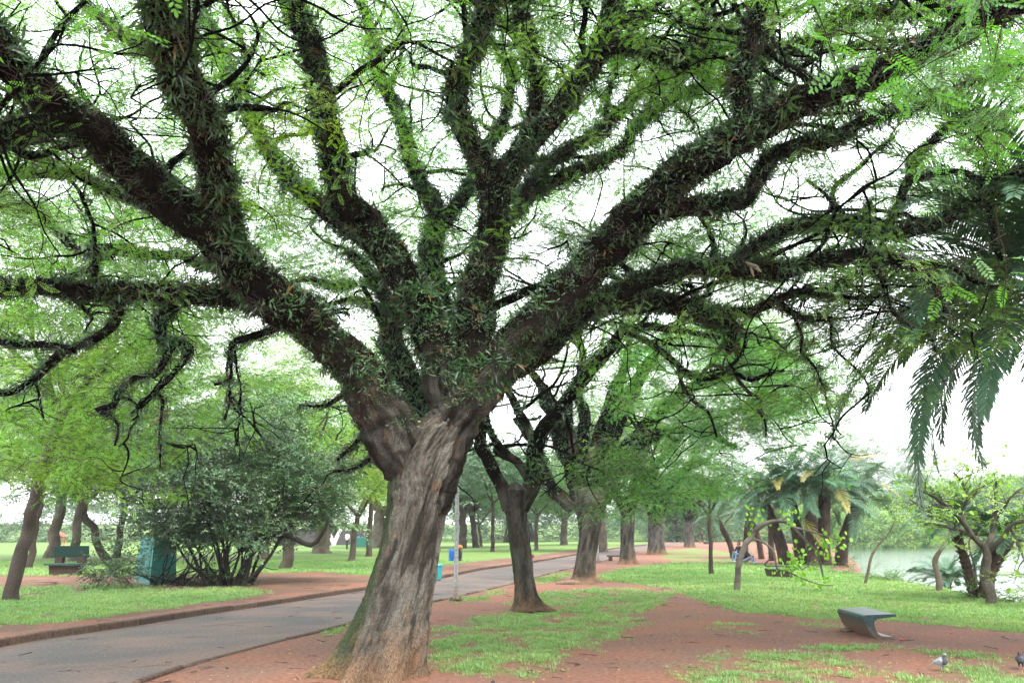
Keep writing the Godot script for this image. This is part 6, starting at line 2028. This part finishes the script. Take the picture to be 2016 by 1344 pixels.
func people() -> void:
	var skin := Color(0.32, 0.17, 0.11)
	var hair := Color(0.02, 0.015, 0.012)
	var hb := [[Vector3(0, 1.67, -0.02), Vector3(0, 1.69, -0.015), 0.09, 0.092, hair]]
	person("person in white shirt and dark trousers standing on the bright lawn", hit(682.5, 1081), 2.6, standing(Color(0.62, 0.62, 0.64), Color(0.025, 0.025, 0.03), skin, 0.15, 0.3), hb)
	person("person in dark top carrying a blue bag beyond the slender trees", hit(700, 1075.5), 2.9, standing(Color(0.02, 0.02, 0.03), Color(0.03, 0.03, 0.04), skin, 0.2, 0.3), hb)
	var bag := thing("shoulder_bag", "blue bag hanging at the side of the person in dark top", "bag", hit(700, 1075.5))
	var ba := Acc.new()
	blob(ba, Vector3(0.28, 1.0, 0.12), Vector3(0.16, 0.2, 0.1), Color(0.05, 0.16, 0.42), 3)
	mi("pouch", ba.mesh(M.plain), bag)
	var str_ := Acc.new()
	thin(str_, Vector3(0.28, 1.15, 0.12), Vector3(0.12, 1.45, 0.06), 0.02)
	for k in str_.c.size():
		str_.c[k] = Color(0.04, 0.1, 0.3)
	mi("strap", str_.mesh(M.plain), bag)
	person("walking person in black T-shirt and shorts on the far bend of the path", hit(1383, 1069), 1.35, standing(Color(0.012, 0.012, 0.014), Color(0.014, 0.014, 0.016), skin, 0.9, 1.4, true), hb)
	# two people sitting on the earth under the slender palms
	var navy := Color(0.012, 0.015, 0.03)
	var denim := Color(0.16, 0.27, 0.42)
	var s := []
	for q in [-1.0, 1.0]:
		s.append([Vector3(0.09 * q, 0.30, 0), Vector3(0.12 * q, 0.52, 0.40), 0.09, 0.065, denim])
		s.append([Vector3(0.12 * q, 0.52, 0.40), Vector3(0.12 * q, 0.10, 0.50), 0.062, 0.045, denim])
		s.append([Vector3(0.12 * q, 0.045, 0.48), Vector3(0.13 * q, 0.04, 0.66), 0.045, 0.036, Color(0.5, 0.5, 0.52)])
		var el := Vector3(0.24 * q, 0.62, 0.14)
		var wr := Vector3(0.10 * q, 0.58, 0.36)
		s.append([Vector3(0.18 * q, 0.85, 0.04), el, 0.058, 0.048, navy])
		s.append([el, wr, 0.045, 0.032, navy])
		hand(s, wr, Vector3(-0.4 * q, -0.1, 0.9).normalized(), skin)
	s.append([Vector3(0, 0.32, 0), Vector3(0, 0.62, 0.02), 0.14, 0.135, navy])
	s.append([Vector3(-0.14, 0.84, 0.04), Vector3(0.14, 0.84, 0.04), 0.08, 0.08, navy])
	s.append([Vector3(0, 0.66, 0.02), Vector3(0, 0.80, 0.04), 0.14, 0.12, navy])
	s.append([Vector3(0, 0.86, 0.05), Vector3(0, 0.99, 0.08), 0.055, 0.05, skin])
	s.append([Vector3(0, 1.04, 0.10), Vector3(0, 1.10, 0.08), 0.075, 0.088, skin])
	s.append([Vector3(0, 1.05, 0.16), Vector3(0, 1.04, 0.185), 0.018, 0.014, skin])
	var sh := [[Vector3(0, 1.12, 0.05), Vector3(0, 1.12, 0.06), 0.092, 0.092, hair], [Vector3(0, 1.1, 0.0), Vector3(0, 1.0, -0.03), 0.075, 0.05, hair]]
	var seat := hit(1458, 1106)
	person("person in navy hoodie and pale jeans sitting under the palms on the bank", seat, -1.1, s, sh)
	var st := thing("stone_block", "low stone block under the sitting person in navy hoodie", "stone", seat)
	var sb := Acc.new()
	sb.box(Transform3D(Basis(Vector3.UP, 0.4), Vector3(0, 0.08, 0)), Vector3(0.5, 0.3, 0.4), Color(0.16, 0.12, 0.10), 0.03)
	mi("block", sb.mesh(M.concrete), st)
	var s2 := []
	for bone in s:
		var c: Color = bone[4]
		if c == denim:
			c = Color(0.30, 0.30, 0.42)
		s2.append([bone[0] - Vector3(0, 0.18, 0), bone[1] - Vector3(0, 0.18, 0), bone[2], bone[3], c])
	for k in s2.size():
		for e in 2:
			s2[k][e].y = maxf(s2[k][e].y, s2[k][2] * 0.9)
	var sh2 := []
	for bone in sh:
		sh2.append([bone[0] - Vector3(0, 0.18, 0), bone[1] - Vector3(0, 0.18, 0), bone[2], bone[3], bone[4]])
	person("person in dark top and white shoes sitting low beside the one in navy hoodie", hit(1468, 1108), 0.9, s2, sh2)

func pigeons() -> void:
	for q in [[1856, 1321, 0.35, Color(0.30, 0.32, 0.36), "grey pigeon with dark breast standing on the red earth"], [2012, 1318, -0.5, Color(0.05, 0.055, 0.07), "dark pigeon standing near the grey one"], [964, 1388, 2.6, Color(0.03, 0.03, 0.035), "black pigeon pecking at the grass in front of the great trunk"]]:
		var b := hit(q[0], q[1])
		var t := thing("pigeon", q[4], "pigeon", b, "pigeons", q[2])
		var g: Color = q[3]
		var dk := Color(0.055, 0.055, 0.075)
		var o := []
		o.append([Vector3(0, 0.155, 0.03), Vector3(0, 0.125, -0.06), 0.062, 0.048, g])
		o.append([Vector3(0, 0.15, 0.055), Vector3(0, 0.17, 0.06), 0.052, 0.046, dk])
		o.append([Vector3(0, 0.19, 0.06), Vector3(0, 0.235, 0.065), 0.034, 0.026, dk])
		o.append([Vector3(0, 0.25, 0.07), Vector3(0, 0.255, 0.08), 0.027, 0.024, g * 0.6])
		o.append([Vector3(0, 0.12, -0.08), Vector3(0, 0.085, -0.19), 0.034, 0.014, g])
		o.append([Vector3(0, 0.245, 0.1), Vector3(0, 0.238, 0.125), 0.008, 0.004, Color(0.12, 0.11, 0.1)])
		for s in [-1.0, 1.0]:
			o.append([Vector3(0.045 * s, 0.165, 0.03), Vector3(0.035 * s, 0.12, -0.12), 0.026, 0.01, Color(g.r * 1.15, g.g * 1.15, g.b * 1.15)])
			o.append([Vector3(0.025 * s, 0.10, 0.005), Vector3(0.027 * s, 0.05, -0.005), 0.018, 0.008, g * 0.7])
			o.append([Vector3(0.027 * s, 0.05, -0.005), Vector3(0.027 * s, 0.008, 0.0), 0.006, 0.006, Color(0.35, 0.10, 0.09)])
			for k in 3:
				o.append([Vector3(0.027 * s, 0.007, 0.0), Vector3((0.027 + (k - 1) * 0.016) * s, 0.005, 0.035), 0.005, 0.004, Color(0.35, 0.10, 0.09)])
			o.append([Vector3(0.022 * s, 0.256, 0.085), Vector3(0.0235 * s, 0.256, 0.0855), 0.005, 0.005, Color(0.5, 0.16, 0.03)])
		mi("body", skin_over(o, 0.007, 0.012), t, Transform3D(Basis.from_scale(Vector3.ONE * 0.8), Vector3.ZERO))

# ---------------------------------------------------------------- build
func _ready() -> void:
	# camera
	var cam := Camera3D.new()
	cam.position = Vector3(0, EYE, 0)
	cam.rotation.x = PITCH
	cam.fov = rad_to_deg(2.0 * atan(672.0 / FPX))
	cam.near = 0.05
	cam.far = 3000.0
	add_child(cam)
	cam.current = true
	# white overcast sky, weak soft sun, exposure for the shade
	var env := Environment.new()
	env.background_mode = Environment.BG_SKY
	var sm := ProceduralSkyMaterial.new()
	sm.sky_top_color = lin(0.80, 0.85, 0.92)
	sm.sky_horizon_color = lin(0.95, 0.96, 0.97)
	sm.sky_curve = 0.2
	sm.ground_bottom_color = lin(0.25, 0.27, 0.22)
	sm.ground_horizon_color = lin(0.8, 0.82, 0.82)
	sm.sun_angle_max = 1.0
	var sky := Sky.new()
	sky.sky_material = sm
	env.sky = sky
	env.background_energy_multiplier = 1.0
	env.tonemap_mode = Environment.TONE_MAPPER_LINEAR
	env.tonemap_exposure = 5.2
	env.fog_enabled = true
	env.fog_density = 0.00035
	env.fog_light_color = Color(0.93, 0.96, 0.97)
	env.sdfgi_enabled = true
	env.ssao_enabled = true
	env.ssil_enabled = true
	var we := WorldEnvironment.new()
	we.environment = env
	add_child(we)
	var sun := DirectionalLight3D.new()
	sun.light_energy = 0.5
	sun.light_color = Color(1.0, 0.97, 0.92)
	sun.light_angular_distance = 25.0
	sun.shadow_enabled = true
	sun.rotation = Vector3(deg_to_rad(-58), deg_to_rad(35), 0)
	add_child(sun)

	nz.seed = 7
	nz.frequency = 0.01
	nz.fractal_octaves = 2
	nb.seed = 19
	nb.frequency = 0.01
	nb.fractal_octaves = 4
	shore = flat_px([2100, 1192, 1960, 1174, 1870, 1156, 1760, 1139, 1690, 1129, 1672, 1112, 1672, 1096, 1655, 1083, 1580, 1074, 1490, 1070])
	kerb_l = flat_px([0, 1277, 119, 1255, 256, 1236, 369, 1217, 500, 1198, 578, 1186, 724, 1163, 860, 1142, 949, 1123, 1008, 1115, 1053, 1108, 1133, 1094, 1222, 1082, 1280, 1076, 1351, 1070, 1395, 1066.5])
	kerb_r = flat_px([268, 1344, 381, 1305, 500, 1274, 549, 1261, 656, 1237, 709, 1219, 850, 1185, 919, 1170, 1008, 1149, 1047, 1138, 1121, 1119, 1172, 1108, 1222, 1097, 1248, 1089, 1280, 1083, 1306, 1078, 1351, 1072.5, 1395, 1068])
	rnd.seed = 1
	make_materials()
	M.plain_rust = paint(0.9, lin(0.12, 0.06, 0.04), false)
	M.yellow = paint(0.5, lin(0.75, 0.6, 0.03), false)
	M.black = paint(0.6, lin(0.02, 0.02, 0.02), false)
	make_leaf_meshes()
	make_fronds()
	make_lawns()
	make_ground()
	print("ground ", Time.get_ticks_msec())
	main_tree()
	print("main tree ", Time.get_ticks_msec())
	other_shade_trees()
	park_trees()
	print("trees ", Time.get_ticks_msec())
	lakeside()
	benches()
	street_things()
	people()
	pigeons()
	print("things ", Time.get_ticks_msec())
	make_turf()
	print("turf ", Time.get_ticks_msec())
